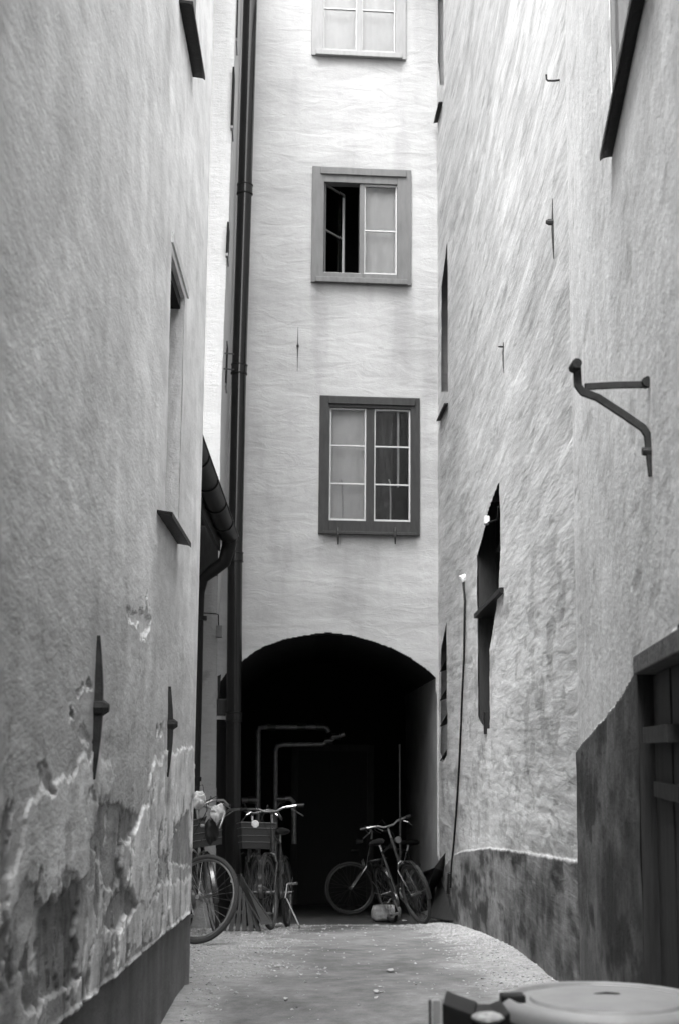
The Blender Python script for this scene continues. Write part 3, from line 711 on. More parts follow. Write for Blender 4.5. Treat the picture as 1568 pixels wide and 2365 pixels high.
# ------------------------------------------------------------------ white side house (left, behind the shelter)
HD = 11.0; YD = 14.0
side = empty('white_side_house', (-1.0, 14, -.5)); tag(side, 'narrow strip of bright white house between the left house and the drainpipe', 'house')
def edgeX(z, Y, tabx):
    # tabx: (picture x as a function of picture y) -> X at depth Y for height z
    z = np.asarray(z, float); out = np.zeros(z.shape)
    yy = np.linspace(-400, 2300, 60); X = []; Z = []
    for y in yy:
        p = at(float(np.interp(y, tabx[0], tabx[1])), y, Y); X.append(p[0]); Z.append(p[2])
    return np.interp(z, Z[::-1], X[::-1])
T1 = ([-400, 0, 160, 480, 680, 920, 1400, 1830, 2300], [552, 545, 540, 529, 520, 511, 503, 499, 494])
T2 = ([-400, 0, 900, 1300, 1500, 2300], [580, 562, 533, 516, 499, 488])
zs_ = lines([(-.9, HD, .03)], 0)
def dpos(U, V):
    e = edgeX(V, YD, T1); X = -3.0+(e+3.0)*U+0*V
    Y = YD+.02*fbm(X*2, V*4, 3, 3)+.02*sm(e-.06, e, X)
    return np.stack([X+.012*fbm(V*3, V*0, 4, 4)*(U > .99), Y, V], -1)
o = sheet('front_wall', lin(0, 1, .01), zs_, dpos, lambda U, V, P: .52*(1+.12*fbm(P[..., 0]*3, V*5, 3, 5))*(1-.55*sm(3.3, 3.0, V))*(1-.35*sm(2.6, 2.3, V)*sm(.1, .3, fbm(P[..., 0]*6, V*4, 4, 12))), M['side'], side); off(side, o)  # shade under the lean-to roof painted into the tone, plus mottling lower down
def retpos(U, V):
    e0 = edgeX(V, YD, T1); e1 = edgeX(V, 16.4, T2); return np.stack([e0+(e1-e0)*U, YD+.02+(16.42-YD)*U, V], -1)
o = sheet('return_wall', lin(0, 1, .04), zs_, retpos, lambda U, V, P: .42*(1+.2*fbm(U*3, V*3, 3, 5)), M['side'], side); off(side, o)
o = MB().box(-6, -1.0, YD+.05, YD+.3, 8.6, HD).box(-6, -.95, 8.6, 22, HD, HD+.2).box(-6.2, -6, 8.0, 22, -.9, HD).build('roof', M['gutter'], side); off(side, o)
for (x0, y0, y1) in ((549, -60, 104), (541, 169, 304), (529.5, 524, 596), (523, 796, 893)):
    # narrow window seen edge on in the return wall
    fr = .55
    pA = at(x0, (y0+y1)/2, 15.0); e0 = float(edgeX(pA[2], YD, T1)); e1 = float(edgeX(pA[2], 16.4, T2)); f = None
    best = min(np.linspace(.05, .9, 60), key=lambda f: abs(proj(np.array([e0+(e1-e0)*f, YD+(16.4-YD)*f, pA[2]]))[0]-x0))
    Yc = YD+(16.4-YD)*best; z1 = at(x0, y0, Yc)[2]; z0 = at(x0, y1, Yc)[2]
    fn = lambda y, z, d: (float(edgeX(z, YD, T1))+(float(edgeX(z, 16.4, T2))-float(edgeX(z, YD, T1)))*((y-YD)/(16.4-YD))+d, y, z)
    wd = empty('window'); wd.parent = side; off(side, wd)
    m = MB().hexa(fn, Yc-.16, Yc+.16, z0, z1, -.01, .010); m.build('dark_pane', M['black'], wd)
    MB().hexa(fn, Yc-.17, Yc+.17, z0-.03, z0-.002, -.01, .016).build('window_sill', M['frame_light'], wd)
for y in (815, 851):
    p0 = at(515, y, YD+.3); p1 = at(540, y+2, 15.4)
    o = MB().tube([tuple(p0), tuple(p1)], .009, 6).build('pipe_stay', M['dark_iron'], side); off(side, o)

# ------------------------------------------------------------------ tall drainpipe
YP = 15.75
dp = empty('drainpipe', tuple(at(540, 2090, YP))); tag(dp, 'tall black drainpipe running the full height of the pale back house, left of its windows', 'drainpipe')
def pr(x0, x1): return (x1-x0)/2/F*YP
line = [(581, -120), (575, 220), (566, 437), (556, 800), (550, 900), (547, 1100), (543.5, 1285), (541, 1655), (539, 2020)]
pp = [tuple(at(x, y, YP)) for x, y in line]
# straight pipe between top and bottom
rad = .083
top_ = np.array(pp[0]); bot_ = np.array(pp[-1])
seg = lambda y: np.array([np.interp(y, [p_[1] for p_ in line], [p_[0] for p_ in line]), y])
o = MB().tube([tuple(at(*seg(y), YP)) for y in (-300, 0, 437, 850, 1285, 1655, 2030)], rad, 28).build('pipe', M['pipe'], dp, smooth=True); off(dp, o)
for y in (437, 853, 1287, 1657):
    c0 = at(*seg(y-9), YP); c1 = at(*seg(y+9), YP)
    o = MB().tube([tuple(c0), tuple(c1)], rad+.008, 28).build('collar', M['pipe'], dp, smooth=True); off(dp, o)
    for yy in (y-10, y+10):
        c0 = at(*seg(yy-1.2), YP); c1 = at(*seg(yy+1.2), YP); o = MB().tube([tuple(c0), tuple(c1)], rad+.012, 28).build('clamp_ring', M['gutter'], dp, smooth=True); off(dp, o)
c = at(540, 2030, YP); c2 = at(546, 2062, YP-.05); c3 = at(566, 2092, YP-.22)
o = MB().tube([tuple(c+np.array([0, 0, .05])), tuple(c), tuple(c2), tuple(c3)], [rad+.015, rad+.02, rad+.03, rad+.01], 20).build('outlet_shoe', M['bin_dark'], dp, smooth=True); off(dp, o)
c = at(541, 2033, YP-.11); o = MB().box(c[0]-.035, c[0]+.035, c[1]-.012, c[1], c[2]-.027, c[2]+.027).build('sticker', M['white'], dp); off(dp, o)

# ------------------------------------------------------------------ bicycle shelter with gutter
sh = empty('lean_to_roof', (-1.2, 8.1, 2.0)); tag(sh, 'dark lean-to roof edge and gutter sticking out behind the left house corner', 'roof')
e1 = at(550, 1236, 13.5); gx = e1[0]; gzv = e1[2]
e0 = np.array([gx, 8.06, gzv])
o = MB().add([(gx-.03, 8.06, gzv+.02), (gx-.03, 13.6, gzv+.02), (-2.95, 13.95, gzv+1.0), (-2.95, 8.06, gzv+1.0), (gx-.03, 8.06, gzv-.03), (gx-.03, 13.6, gzv-.03), (-2.95, 13.95, gzv+.93), (-2.95, 8.06, gzv+.93)], [(0, 1, 2, 3), (7, 6, 5, 4), (0, 4, 5, 1), (1, 5, 6, 2), (3, 2, 6, 7), (0, 3, 7, 4)]).build('roof_sheet', M['gutter'], sh); off(sh, o)
o = MB().box(gx-.2, gx-.17, 8.1, 13.6, gzv-.14, gzv+.05).build('fascia_board', M['dark_wood'], sh); off(sh, o)
gr_ = .085; g = MB(); gc = (gx-gr_, gzv-.01)
rings = []
for yy in (8.1, 13.52):
    rings.append([(gc[0]+gr_*math.cos(a), yy, gc[1]-gr_*math.sin(a)) for a in np.linspace(0, math.pi, 15)]+[(gc[0]+(gr_-.006)*math.cos(a), yy, gc[1]-(gr_-.006)*math.sin(a)) for a in np.linspace(math.pi, 0, 15)])
o = g.loft(rings).build('gutter', M['gutter'], sh, smooth=True); off(sh, o)
o = MB().tube([(gx, 8.1, gzv), (gx, 13.56, gzv)], .008, 8).build('gutter_bead', M['gutter'], sh, smooth=True); off(sh, o)
for yy in (8.8, 9.7, 10.6, 11.6, 12.6):
    o = MB().tube([(gc[0]+(gr_+.006)*math.cos(a), yy, gc[1]-(gr_+.006)*math.sin(a)) for a in np.linspace(0, math.pi, 15)], .007, 6).build('gutter_bracket', M['dark_iron'], sh, smooth=True); off(sh, o)
dsp = [tuple(at(x, y, Y)) for x, y, Y in ((530, 1232, 13.4), (529, 1262, 13.42), (519, 1297, 13.45), (492, 1318, 13.5), (470, 1336, 13.55), (462, 1368, 13.6), (460, 1430, 13.6), (456, 1640, 13.6), (449, 1900, 13.6), (443, 2080, 13.6))]
o = MB().tube(dsp, [.072, .068, .064, .06, .052, .048, .045, .045, .045, .045], 16).build('downpipe', M['gutter'], sh, smooth=True); off(sh, o)
for y in (1330, 1428, 1800):
    x = np.interp(y, [1336, 1640, 1900], [470, 456, 451]); p = at(x, y, 13.6)
    o = MB().tube([tuple(p+np.array([0, 0, -.02])), tuple(p+np.array([0, 0, .02]))], .054, 14).build('pipe_clip', M['dark_iron'], sh, smooth=True); off(sh, o)
o = MB().box(-2.95, gx-.2, 13.7, 13.74, gzv-.37, gzv+.13).build('end_board', M['frame_dark'], sh); off(sh, o)  # added dark board standing in for the shaded wall under the gutter
o = MB().box(-1.5, -1.42, 13.3, 13.38, -.6, gzv+.3).build('post', M['dark_wood'], sh); off(sh, o)
# junction box on side house
c = at(507, 1462, 13.93)
o = MB().box(c[0]-.03, c[0]+.03, c[1]-.04, c[1]+.02, c[2]-.05, c[2]+.07).build('junction_box', M['steel'], None, bevel=.004); tag(o, 'small grey box low on the corner of the white side house', 'box')
pA = at(500, 1418, 13.95); pB = at(505, 1420, 13.93); pC = at(506, 1455, 13.93)
o = MB().tube([tuple(at(470, 1416, 13.97)), tuple(pA), tuple(pB), tuple(pC)], .006, 6).build('wire', M['dark_iron']); tag(o, 'thin wire running to the small box on the white side house corner', 'wire')
# dark bracket sign at the arch's left spring
c = at(507, 1590, 15.3)
o = MB().poly([tuple(at(503, 1562, 15.3)), tuple(at(511, 1558, 15.3)), tuple(at(507, 1600, 15.3)), tuple(at(503, 1640, 15.3))], (0, .04, 0)).build('iron_plate', M['dark_iron']); tag(o, 'dark tapering iron plate at the left end of the archway beside the drainpipe', 'plate')
# box with pale edge, left of drainpipe under arch
c = at(516, 1648, 16.0)
ub = empty('utility_box', tuple(c)); tag(ub, 'dark box with a pale lower edge behind the drainpipe under the arch', 'box')
o = MB().box(c[0]-.12, c[0]+.1, 16.0, 16.25, c[2]-.02, c[2]+.16).build('box_body', M['frame_dark'], ub, bevel=.01); off(ub, o)
o = MB().box(c[0]-.12, c[0]+.09, 15.96, 15.995, c[2]-.07, c[2]-.03).build('rail', M['dull_pipe'], ub); off(ub, o)

# ------------------------------------------------------------------ pipes and door inside the passage
YI = 20.5
def ipipe(pts, r, label, elbows=()):
    e = empty('heating_pipe', tuple(at(pts[0][0], pts[0][1], YI))); tag(e, label, 'pipe', 'pipes on the passage wall')
    o = MB().tube([tuple(at(x, y, YI if len(k) == 0 else k[0])) for x, y, *k in pts], r, 12).build('pipe_run', M['dull_pipe'], e, smooth=True); off(e, o)
    for x, y in elbows:
        c = at(x, y, YI); o = MB().tube([tuple(c-np.array([.06, 0, 0])), tuple(c+np.array([.06, 0, 0]))], r+.012, 12).build('coupling', M['steel'], e, smooth=True); off(e, o)
ipipe([(597, 2100), (597, 1690), (600, 1682), (610, 1680), (700, 1680), (745, 1680), (755, 1683), (760, 1692)], .035, 'long pipe rising then running right across the dark passage, the upper one', [(628, 1680), (697, 1680), (740, 1680)])
ipipe([(637, 2100), (637, 1735), (641, 1724), (652, 1721), (745, 1720), (758, 1712), (778, 1702), (795, 1696)], .032, 'pipe below the upper one, bending up at its right end in the passage', [(759, 1712), (776, 1702)])
ipipe([(640, 1850), (650, 1846), (670, 1845), (678, 1853), (680, 1890), (680, 1950)], .035, 'short hooked pipe to the right of the two tall passage pipes', [(650, 1847)])
ipipe([(560, 1850), (590, 1848), (596, 1849)], .04, 'stub of pipe left of the tall pipes, just above the basket', [(583, 1849)])
o = MB().tube([tuple(at(922, 1720, 17.6)), tuple(at(923, 2010, 17.6))], .010, 8).build('vertical_rod', M['rust_iron'], None, smooth=True); tag(o, 'thin upright rod inside the passage above the right bicycles', 'rod')
pd = empty('passage_door', tuple(at(760, 2100, 21.8))); tag(pd, 'barely visible dark door at the end of the passage', 'door')
a = at(690, 1735, 21.9); b2 = at(845, 2110, 21.9)
o = MB().box(a[0], b2[0], 21.88, 21.95, b2[2], a[2]).build('door_leaf', M['shutter'], pd); off(pd, o)
o = MB().box(a[0]-.1, a[0], 21.82, 21.95, b2[2], a[2]+.1).box(b2[0], b2[0]+.1, 21.82, 21.95, b2[2], a[2]+.1).box(a[0], b2[0], 21.82, 21.95, a[2], a[2]+.1).build('door_frame', M['frame_dark'], pd); off(pd, o)
c = at(826, 1965, 21.8); o = MB().tube([tuple(c), tuple(c+np.array([-.1, -.03, 0]))], .012, 8).build('handle', M['steel'], pd); off(pd, o)

# ------------------------------------------------------------------ bicycles
HT, HBt = Vector((.78, 0, 1.02)), Vector((.85, 0, .60))
def bicycle(label, contact, yaw, lean, steer=0, bars='city', basket=False, group='bicycles parked by the archway', lamp=True, rack=True, tyre='rubber', stand=True, guard=True, grips='leather', pitch=None, reflect=False, rimm='steel'):
    yaw = math.radians(yaw); lean = math.radians(lean)
    fwd = Vector((math.cos(yaw), math.sin(yaw), 0))
    cz = float(gz(contact[1])); rz = float(gz(contact[1]-fwd.y*1.06))
    p = math.atan2(cz-rz, 1.06)
    B = Matrix.Rotation(yaw, 4, 'Z') @ Matrix.Rotation(-p, 4, 'Y') @ Matrix.Rotation(lean, 4, 'X')
    loc = Vector((contact[0], contact[1], cz+.0))-(B @ Vector((1.06, 0, 0)))
    root = empty('bicycle'); root.matrix_world = Matrix.Translation(loc) @ B
    tag(root, label, 'bicycle', group)
    axis = (HT-HBt).normalized(); SR = Matrix.Translation(HBt) @ Matrix.Rotation(math.radians(steer), 4, axis) @ Matrix.Translation(-HBt)
    def S(pts): return [tuple(SR @ Vector(p_)) for p_ in pts]
    def wheel(cx, st):
        R = .335; f = S if st else (lambda q_: q_)
        circ = lambda r, n=56: f([(cx+r*math.cos(2*math.pi*k/n), 0, R+r*math.sin(2*math.pi*k/n)) for k in range(n)])
        t = MB().tube(circ(R-.018), .018, 8, closed=True).build('wheel', M[tyre], root, smooth=True)
        MB().tube(circ(R-.043), .010, 6, closed=True).build('rim', M[rimm], t, smooth=True)
        s_ = MB()
        for k in range(28):
            a = 2*math.pi*k/28; side_ = .025 if k % 2 else -.025
            q0 = (cx+.02*math.cos(a+1.2*(1 if k % 4 < 2 else -1)), side_, R+.02*math.sin(a+1.2*(1 if k % 4 < 2 else -1))); q1 = (cx+(R-.05)*math.cos(a), 0, R+(R-.05)*math.sin(a))
            s_.tube(f([q0, q1]), .0016, 4)
        s_.build('spokes', M[rimm], t)
        MB().tube(f([(cx, -.06, R), (cx, .06, R)]), .018, 10).build('hub', M['steel'], t, smooth=True)
        if guard:
            a0, a1 = (-.15, 2.6) if st else (.5, 3.3)
            g_ = MB(); rings = []
            for a in np.linspace(a0, a1, 28):
                rr = R+.022; rings.append(f([(cx+rr*math.cos(a)*.985, -.027, R+rr*math.sin(a)*.985), (cx+(rr+.008)*math.cos(a), -.015, R+(rr+.008)*math.sin(a)), (cx+(rr+.008)*math.cos(a), .015, R+(rr+.008)*math.sin(a)), (cx+rr*math.cos(a)*.985, .027, R+rr*math.sin(a)*.985)]))
            g_.loft(rings, closed=True); g_.build('mudguard', M['bike_paint'], root, smooth=True)
            s2 = MB()
            for sd in (-.04, .04):
                for a in ((.15, .5) if st else (2.7, 3.1)): s2.tube(f([(cx, sd, R), (cx+(R+.02)*math.cos(a), sd*.7, R+(R+.02)*math.sin(a))]), .0035, 4)
            s2.build('mudguard_stay', M['steel'], root)
        return t
    wheel(0, False); wheel(1.06, True)
    BB = (.44, 0, .28); ST = (.30, 0, .80); f_ = MB()
    f_.tube([BB, ST], .016).tube([ST, (.795, 0, .90)], .015).tube([BB, (.83, 0, .70)], .017).tube([(.785, 0, .96), (.845, 0, .63)], .019)
    for sd in (-.05, .05): f_.tube([(0, sd, .335), BB], .010).tube([(0, sd, .335), ST], .008)
    f_.build('frame', M['bike_paint'], root, smooth=True)
    fk = MB()
    for sd in (-.045, .045): fk.tube(S([(.848, sd*.6, .64), (.862, sd, .60), (.93, sd, .50), (1.03, sd, .36), (1.06, sd, .335)]), [.012, .012, .011, .008, .008])
    fk.tube(S([(.848, -.03, .64), (.848, .03, .64)]), .013); fk.build('fork', M['bike_paint'], root, smooth=True)
    MB().tube([ST, (.275, 0, .90)], .012).build('seat_post', M['chrome'], root, smooth=True)
    sd_ = MB(); rings = []
    for t_, w_, hh in ((-.13, .07, .02), (-.11, .09, .035), (-.03, .085, .04), (.04, .045, .03), (.12, .022, .025), (.15, .008, .015)):
        rings.append([(.27+t_, w_*math.cos(a), .925+hh*math.sin(a)) for a in np.linspace(0, 2*math.pi, 10, endpoint=False)])
    sd_.loft(rings).build('saddle', M['leather'], root, smooth=True)
    MB().tube([(.44, -.02, .28), (.44, -.045, .28)], .085, 24).build('chainring', M['steel'], root)
    for sd, a in ((-1, -.9), (1, 2.24)):
        e_ = (.44+.17*math.cos(a), sd*.06, .28+.17*math.sin(a))
        cr = MB().tube([(.44, sd*.05, .28), e_], .009).build('crank', M['chrome'], root)
        MB().box(e_[0]-.045, e_[0]+.045, min(sd*.07, sd*.16), max(sd*.07, sd*.16), e_[2]-.012, e_[2]+.012).build('pedal', M['steel'] if not reflect else M['chrome'], root, bevel=.003)
    MB().tube(S([(.785, 0, .95), (.772, 0, 1.06), (.80, 0, 1.085)]), .013).build('stem', M['chrome'], root, smooth=True)
    if bars == 'city':
        hb = [(.62, -.31, 1.05), (.70, -.29, 1.06), (.79, -.24, 1.11), (.84, -.14, 1.12), (.815, -.04, 1.09), (.80, 0, 1.085), (.815, .04, 1.09), (.84, .14, 1.12), (.79, .24, 1.11), (.70, .29, 1.06), (.62, .31, 1.05)]
    elif bars == 'flat':
        hb = [(.74, -.31, 1.13), (.76, -.24, 1.13), (.79, -.12, 1.12), (.80, -.06, 1.09), (.80, .06, 1.09), (.79, .12, 1.12), (.76, .24, 1.13), (.74, .31, 1.13)]
    else:
        half = [(.80, 0, 1.085), (.81, .10, 1.085), (.82, .18, 1.08), (.87, .205, 1.075), (.915, .21, 1.05), (.925, .21, 1.0), (.895, .21, .95), (.84, .21, .935), (.76, .21, .94)]
        hb = [(x, -y, z) for x, y, z in half[::-1]]+half[1:]
    h = MB().tube(S(hb), .0115 if bars != 'drop' else .014, 8).build('handlebar', M['chrome' if bars != 'drop' else 'tape'], root, smooth=True)
    if bars != 'drop':
        for sd in (0, -1):
            q0, q1 = (Vector(hb[0]), Vector(hb[1])) if sd == 0 else (Vector(hb[-1]), Vector(hb[-2]))
            MB().tube(S([tuple(q0), tuple(q0+(q1-q0)*1.0)]), .017, 8).build('grip', M[grips], h, smooth=True)
        for sd in (-1, 1):
            MB().tube(S([(.78, sd*.20, 1.10), (.80, sd*.24, 1.075), (.73, sd*.30, 1.03)]), .006, 6).build('brake_lever', M['chrome'], h, smooth=True)
    else:
        for sd in (-1, 1):
            MB().tube(S([(.90, sd*.21, 1.06), (.95, sd*.205, 1.09), (.97, sd*.20, 1.05), (.965, sd*.20, .98), (.95, sd*.20, .92)]), [.016, .014, .010, .008, .006], 8).build('brake_lever', M['chrome'], h, smooth=True)
    # brake, cables
    MB().tube(S([(.88, -.045, .62), (.90, -.04, .68), (.89, 0, .70), (.90, .04, .68), (.88, .045, .62)]), .008, 6).build('brake_caliper', M['chrome'], root, smooth=True)
    MB().tube(S([(.80, .15, 1.12), (.93, .12, 1.16), (1.0, .04, 1.0), (.93, .0, .72)]), .003, 5).tube(S([(.80, -.15, 1.12), (.95, -.12, 1.18), (.98, -.04, 1.0), (.80, .02, .72)]), .003, 5).build('brake_cable', M['leather'], root, smooth=True)
    if lamp:
        c0 = S([(.90, 0, .93), (.98, 0, .93)]); l_ = MB().tube([c0[0], c0[1]], [.02, .036], 14).build('headlamp', M['chrome'], root, smooth=True)
    if rack:
        r_ = MB()
        for sd in (-.055, .055): r_.tube([(.27, sd, .73), (-.16, sd, .72)], .006, 6).tube([(-.1, sd, .72), (0, sd*1.1, .35)], .005, 6)
        for x in (.1, 0, -.1, -.16): r_.tube([(x, -.055, .72), (x, .055, .72)], .005, 6)
        r_.build('rear_rack', M['leather'], root)
    if stand:
        MB().tube([(.36, .05, .28), (.40, .17, .02-.0), (.44, .18, .0)], .009, 6).build('kickstand', M['steel'], root)
    if basket:
        b_ = MB()
        x0, x1, w_, z0, z1 = .90, 1.14, .17, .74, .98
        def bq(x, y, z): return (x, y, z)
        taper = .84
        L = []
        for z, s_ in ((z0, taper), (z1, 1)):
            L.append(S([(x0, -w_*s_, z), (x0+(x1-x0)*s_, -w_*s_, z), (x0+(x1-x0)*s_, w_*s_, z), (x0, w_*s_, z)]))
        I = []
        for z, s_ in ((z1, .97), (z0+.01, taper*.96)):
            I.append(S([(x0+.005, -w_*s_, z), (x0+(x1-x0)*s_, -w_*s_, z), (x0+(x1-x0)*s_, w_*s_, z), (x0+.005, w_*s_, z)]))
        b_.loft(L+I)
        bo = b_.build('basket', M['basket'], root)
        rm = MB()
        for zz in (z1, z1-.05, z1-.12, z1-.18):
            s_ = taper+(1-taper)*(zz-z0)/(z1-z0)
            q_ = S([(x0, -w_*s_-.004, zz), (x0+(x1-x0)*s_+.004, -w_*s_-.004, zz), (x0+(x1-x0)*s_+.004, w_*s_+.004, zz), (x0, w_*s_+.004, zz)]); rm.tube(q_, .005 if zz == z1 else .003, 5, closed=True)
        rm.build('basket_rim', M['steel'], bo)
    return root
def gpt(x, y, Y=None):
    if Y is None: p = hitG(x, y); return (p[0], p[1])
    p = at(x, y, Y); return (p[0], p[1])
b1 = bicycle('bicycle with dropped handlebars and big front wheel, half hidden behind the left house corner', gpt(443, 2175, 11.0), -42, -15, 10, 'drop', rack=False, tyre='dusty_rubber', stand=False, guard=False, reflect=True)
b2 = bicycle('bicycle facing forward with a dark front basket beside the drainpipe', gpt(586, 2120, 13.9), -84, 0, 6, 'city', basket=True, tyre='dusty_rubber')
b3 = bicycle('bicycle squeezed in right of the basket bicycle with its kickstand out', gpt(628, 2135, 13.6), -97, 4, -4, 'flat', rack=False, lamp=False, grips='leather')
b4 = bicycle('bicycle with straight handlebars leaning left just inside the right end of the arch', gpt(975, 2120, 15.7), -76, 15, 6, 'flat', rack=True, lamp=True)
b6 = bicycle('bicycle with a wire basket standing behind the front left one, against the white house', gpt(505, 2122, 12.6), -70, 6, -10, 'city', basket=True, lamp=True, stand=False, reflect=True)
b5 = bicycle('dark bicycle standing sideways in the passage with its thin wheel left of the stone block', gpt(808, 2112, 19.0), 192, 4, 0, 'city', rack=False, lamp=True, stand=False, guard=False, rimm='dull')
# white bell-like lamp on basket bike, cloth on front bike
c = at(590, 1904, 12.95)
o = MB().loft([[(c[0]+r*math.cos(a), c[1]+dy, c[2]+r*math.sin(a)) for a in np.linspace(.3, 2*math.pi+.3, 8, endpoint=False)] for r, dy in ((.015, .03), (.033, .02), (.036, 0), (.03, -.012))]).build('bicycle_bell', M['cloth'], None, smooth=True)
mw = b2.matrix_world.copy(); bpy.context.view_layer.update(); o.parent = b2; o.matrix_parent_inverse = b2.matrix_world.inverted()
# crumpled bag hanging from drop bars
def lump(c, rx, ry, rz, name, mat, seed, amp=.35, n=22, par=None):
    m = MB(); rings = []
    for i in range(1, n):
        th = math.pi*i/n; ring = []
        for k in range(n*2):
            ph = math.pi*k/n; d = Vector((math.sin(th)*math.cos(ph), math.sin(th)*math.sin(ph), math.cos(th)))
            nn = float(fbm(np.array(d.x*1.7+5+seed), np.array(d.y*1.7+d.z*2.3+3), 3, seed)); rr = 1+amp*2*nn
            ring.append((c[0]+rx*rr*d.x, c[1]+ry*rr*d.y, c[2]+rz*rr*d.z))
        rings.append(ring)
    return m.loft(rings).build(name, mat, par, smooth=True)
c = at(500, 1877, 10.0); o = lump(c, .045, .04, .055, 'cloth_bundle', M['cloth'], 3, .5); tag(o, 'crumpled pale cloth tied on the handlebars of the front left bicycle', 'cloth')
c = at(489, 1922, 10.05); o = lump(c, .045, .04, .08, 'dark_bag', M['leather'], 5, .4); tag(o, 'dark bag hanging below the pale cloth on the front left bicycle', 'bag')
c = at(460, 1849, 9.9); o = lump(c, .045, .04, .055, 'paper_wrap', M['cloth'], 9, .5); tag(o, 'pale wrapping at the left end of the front bicycle handlebars, against the house corner', 'wrapping')

# ------------------------------------------------------------------ things around the arch
# slatted panel leaning on the drainpipe
sp = empty('slatted_panel', tuple(at(570, 2136, 13.0))); tag(sp, 'dark slatted wooden panel leaning against the foot of the drainpipe', 'panel')
k = 0
for xb, xt in ((512, 545), (528, 551), (544, 556), (560, 561), (576, 566), (592, 571)):
    m = MB(); q = [at(xb, 2137, 13.0), at(xb+11, 2137, 13.0), at(xt+4.0, 2050, 13.5), at(xt, 2050, 13.5)]
    q[0][2] = q[1][2] = float(gz(13.0))+.01
    o = m.poly([tuple(p_) for p_ in q], (0, .02, .008)).build('slat', M['slat'], sp); off(sp, o)
q = [at(604, 2138, 12.95), at(633, 2136, 12.95), at(570, 2045, 13.4), at(556, 2018, 13.55), at(556, 2060, 13.5)]
o = MB().poly([tuple(p_) for p_ in q], (0, .03, .01)).build('side_board', M['slat'], sp, bevel=.004); off(sp, o)
# stone block
c = at(892, 2121, 16.9); zz = float(gz(16.9)); sbk = []
o = lump((c[0], c[1]+.1, zz+.10), .185, .13, .125, 'stone_block', M['stone'], 12, .12); tag(o, 'rounded grey stone block on the ground between the right bicycles', 'stone')
for v_ in o.data.vertices:
    x_ = (v_.co.x-c[0])/.185; z_ = (v_.co.z-zz-.10)/.125
    v_.co.x = c[0]+.17*math.copysign(min(abs(x_)**.55, 1.08), x_); v_.co.z = zz+.09+.10*math.copysign(min(abs(z_)**.55, 1.05), z_)
# guard wedge by the right corner
P_ = [at(990, 2122, 15.9), at(1009, 2037, 16.25), at(1018, 2020, 16.3), at(1044, 2000, 15.8), at(1050, 2130, 14.9)]
o = MB().poly([tuple(p_) for p_ in P_], (.10, .12, 0)).build('corner_guard', M['frame_dark'], None, bevel=.01); tag(o, 'sloping cement corner guard at the right foot of the archway', 'corner guard')
P_ = [at(962, 2022, 16.6), at(985, 2013, 16.5), at(1003, 2006, 15.5), at(1007, 2000, 16.3), at(1013, 1990, 16.3), at(1024, 1976, 16.2), at(1028, 1962, 16.1), at(1038, 1957, 16.0), at(1038, 2000, 16.0), at(1030, 2015, 16.1), at(1006, 2044, 16.2), at(1000, 2100, 16.3), at(966, 2110, 16.6)]
o = MB().poly([tuple(p_) for p_ in P_], (0, .05, 0)).build('metal_tray', M['bin_dark'], None, bevel=.004); tag(o, 'black metal tray with a curved lip standing behind the right bicycle', 'tray')

# ------------------------------------------------------------------ dustbin and container in the foreground
bx, by = 0.60, 2.98; c = at(1402, 2312, by); bx = c[0]; bz = c[2]
db = empty('dustbin', (bx, by, 0)); tag(db, 'round grey dustbin with a flat lid in the bottom right corner, close to the camera', 'dustbin')
R = .212
o = MB().lathe([(R*.82, .0), (R*.9, bz*.5), (R*.97, bz-.04), (R*.97, bz-.03)], (bx, by, 0.01)).build('bin_body', M['bin_dark'], db, smooth=True); off(db, o)
o = MB().lathe([(R*.98, -.034), (R+.004, -.03), (R+.006, -.012), (R+.002, -.001), (R*.955, .006), (R*.93, .004), (R*.91, -.004), (R*.74, -.002), (R*.72, .005), (R*.5, .007), (.001, .010)], (bx, by, bz), n=72).build('lid', M['lid'], db, smooth=True); off(db, o)
o = MB().lathe([(R*.965, -.052), (R*.995, -.05), (R*.995, -.036), (R*.965, -.035)], (bx, by, bz), n=72).build('rim_band', M['bin_dark'], db, smooth=True); off(db, o)
hp = [at(x, y, by) for x, y in ((1365, 2312), (1380, 2306), (1405, 2303), (1430, 2305), (1445, 2312))]
o = MB().tube([tuple(np.array([p_[0], by+.02, p_[2]])) for p_ in hp], .006, 8).build('lid_handle', M['bin_dark'], db, smooth=True, bevel=0); off(db, o)
o = MB().hexa(lambda u, v, d: (u, d, v), bx-R-.004, bx-R+.045, bz-.012, bz+.012, by-.02, by+.02).build('latch', M['bin_dark'], db, bevel=.004); off(db, o)  # dark stub standing in for the shadow notch at the lid's left end
Yc = 2.7
cn = empty('open_container', tuple(at(1090, 2420, Yc))); tag(cn, 'black open container with an upright pale strip at its left corner, beside the dustbin', 'container')
q = [at(1020, 2318, Yc), at(1050, 2330, Yc), at(1096, 2346, Yc), at(1100, 2700, Yc), at(1028, 2700, Yc)]
o = MB().poly([tuple(p_) for p_ in q], (.02, .14, 0)).build('side_panel', M['bin_dark'], cn, bevel=.003); off(cn, o)
q = [at(1100, 2352, Yc), at(1150, 2352, Yc), at(1178, 2340, Yc), at(1178, 2700, Yc), at(1102, 2700, Yc)]
o = MB().poly([tuple(p_) for p_ in q], (0, .14, 0)).build('front_panel', M['bin_dark'], cn, bevel=.003); off(cn, o)
q = [at(1000, 2311, Yc), at(1016, 2311, Yc), at(1020, 2700, Yc), at(1002, 2700, Yc)]
o = MB().poly([tuple(p_) for p_ in q], (0, .012, 0)).build('corner_strip', M['lid'], cn, bevel=.002); off(cn, o)
q = [at(990, 2312, Yc+.02), at(995, 2312, Yc+.02), at(997, 2700, Yc+.02), at(992, 2700, Yc+.02)]
o = MB().poly([tuple(p_) for p_ in q], (0, .012, 0)).build('edge_strip', M['frame_dark'], cn); off(cn, o)
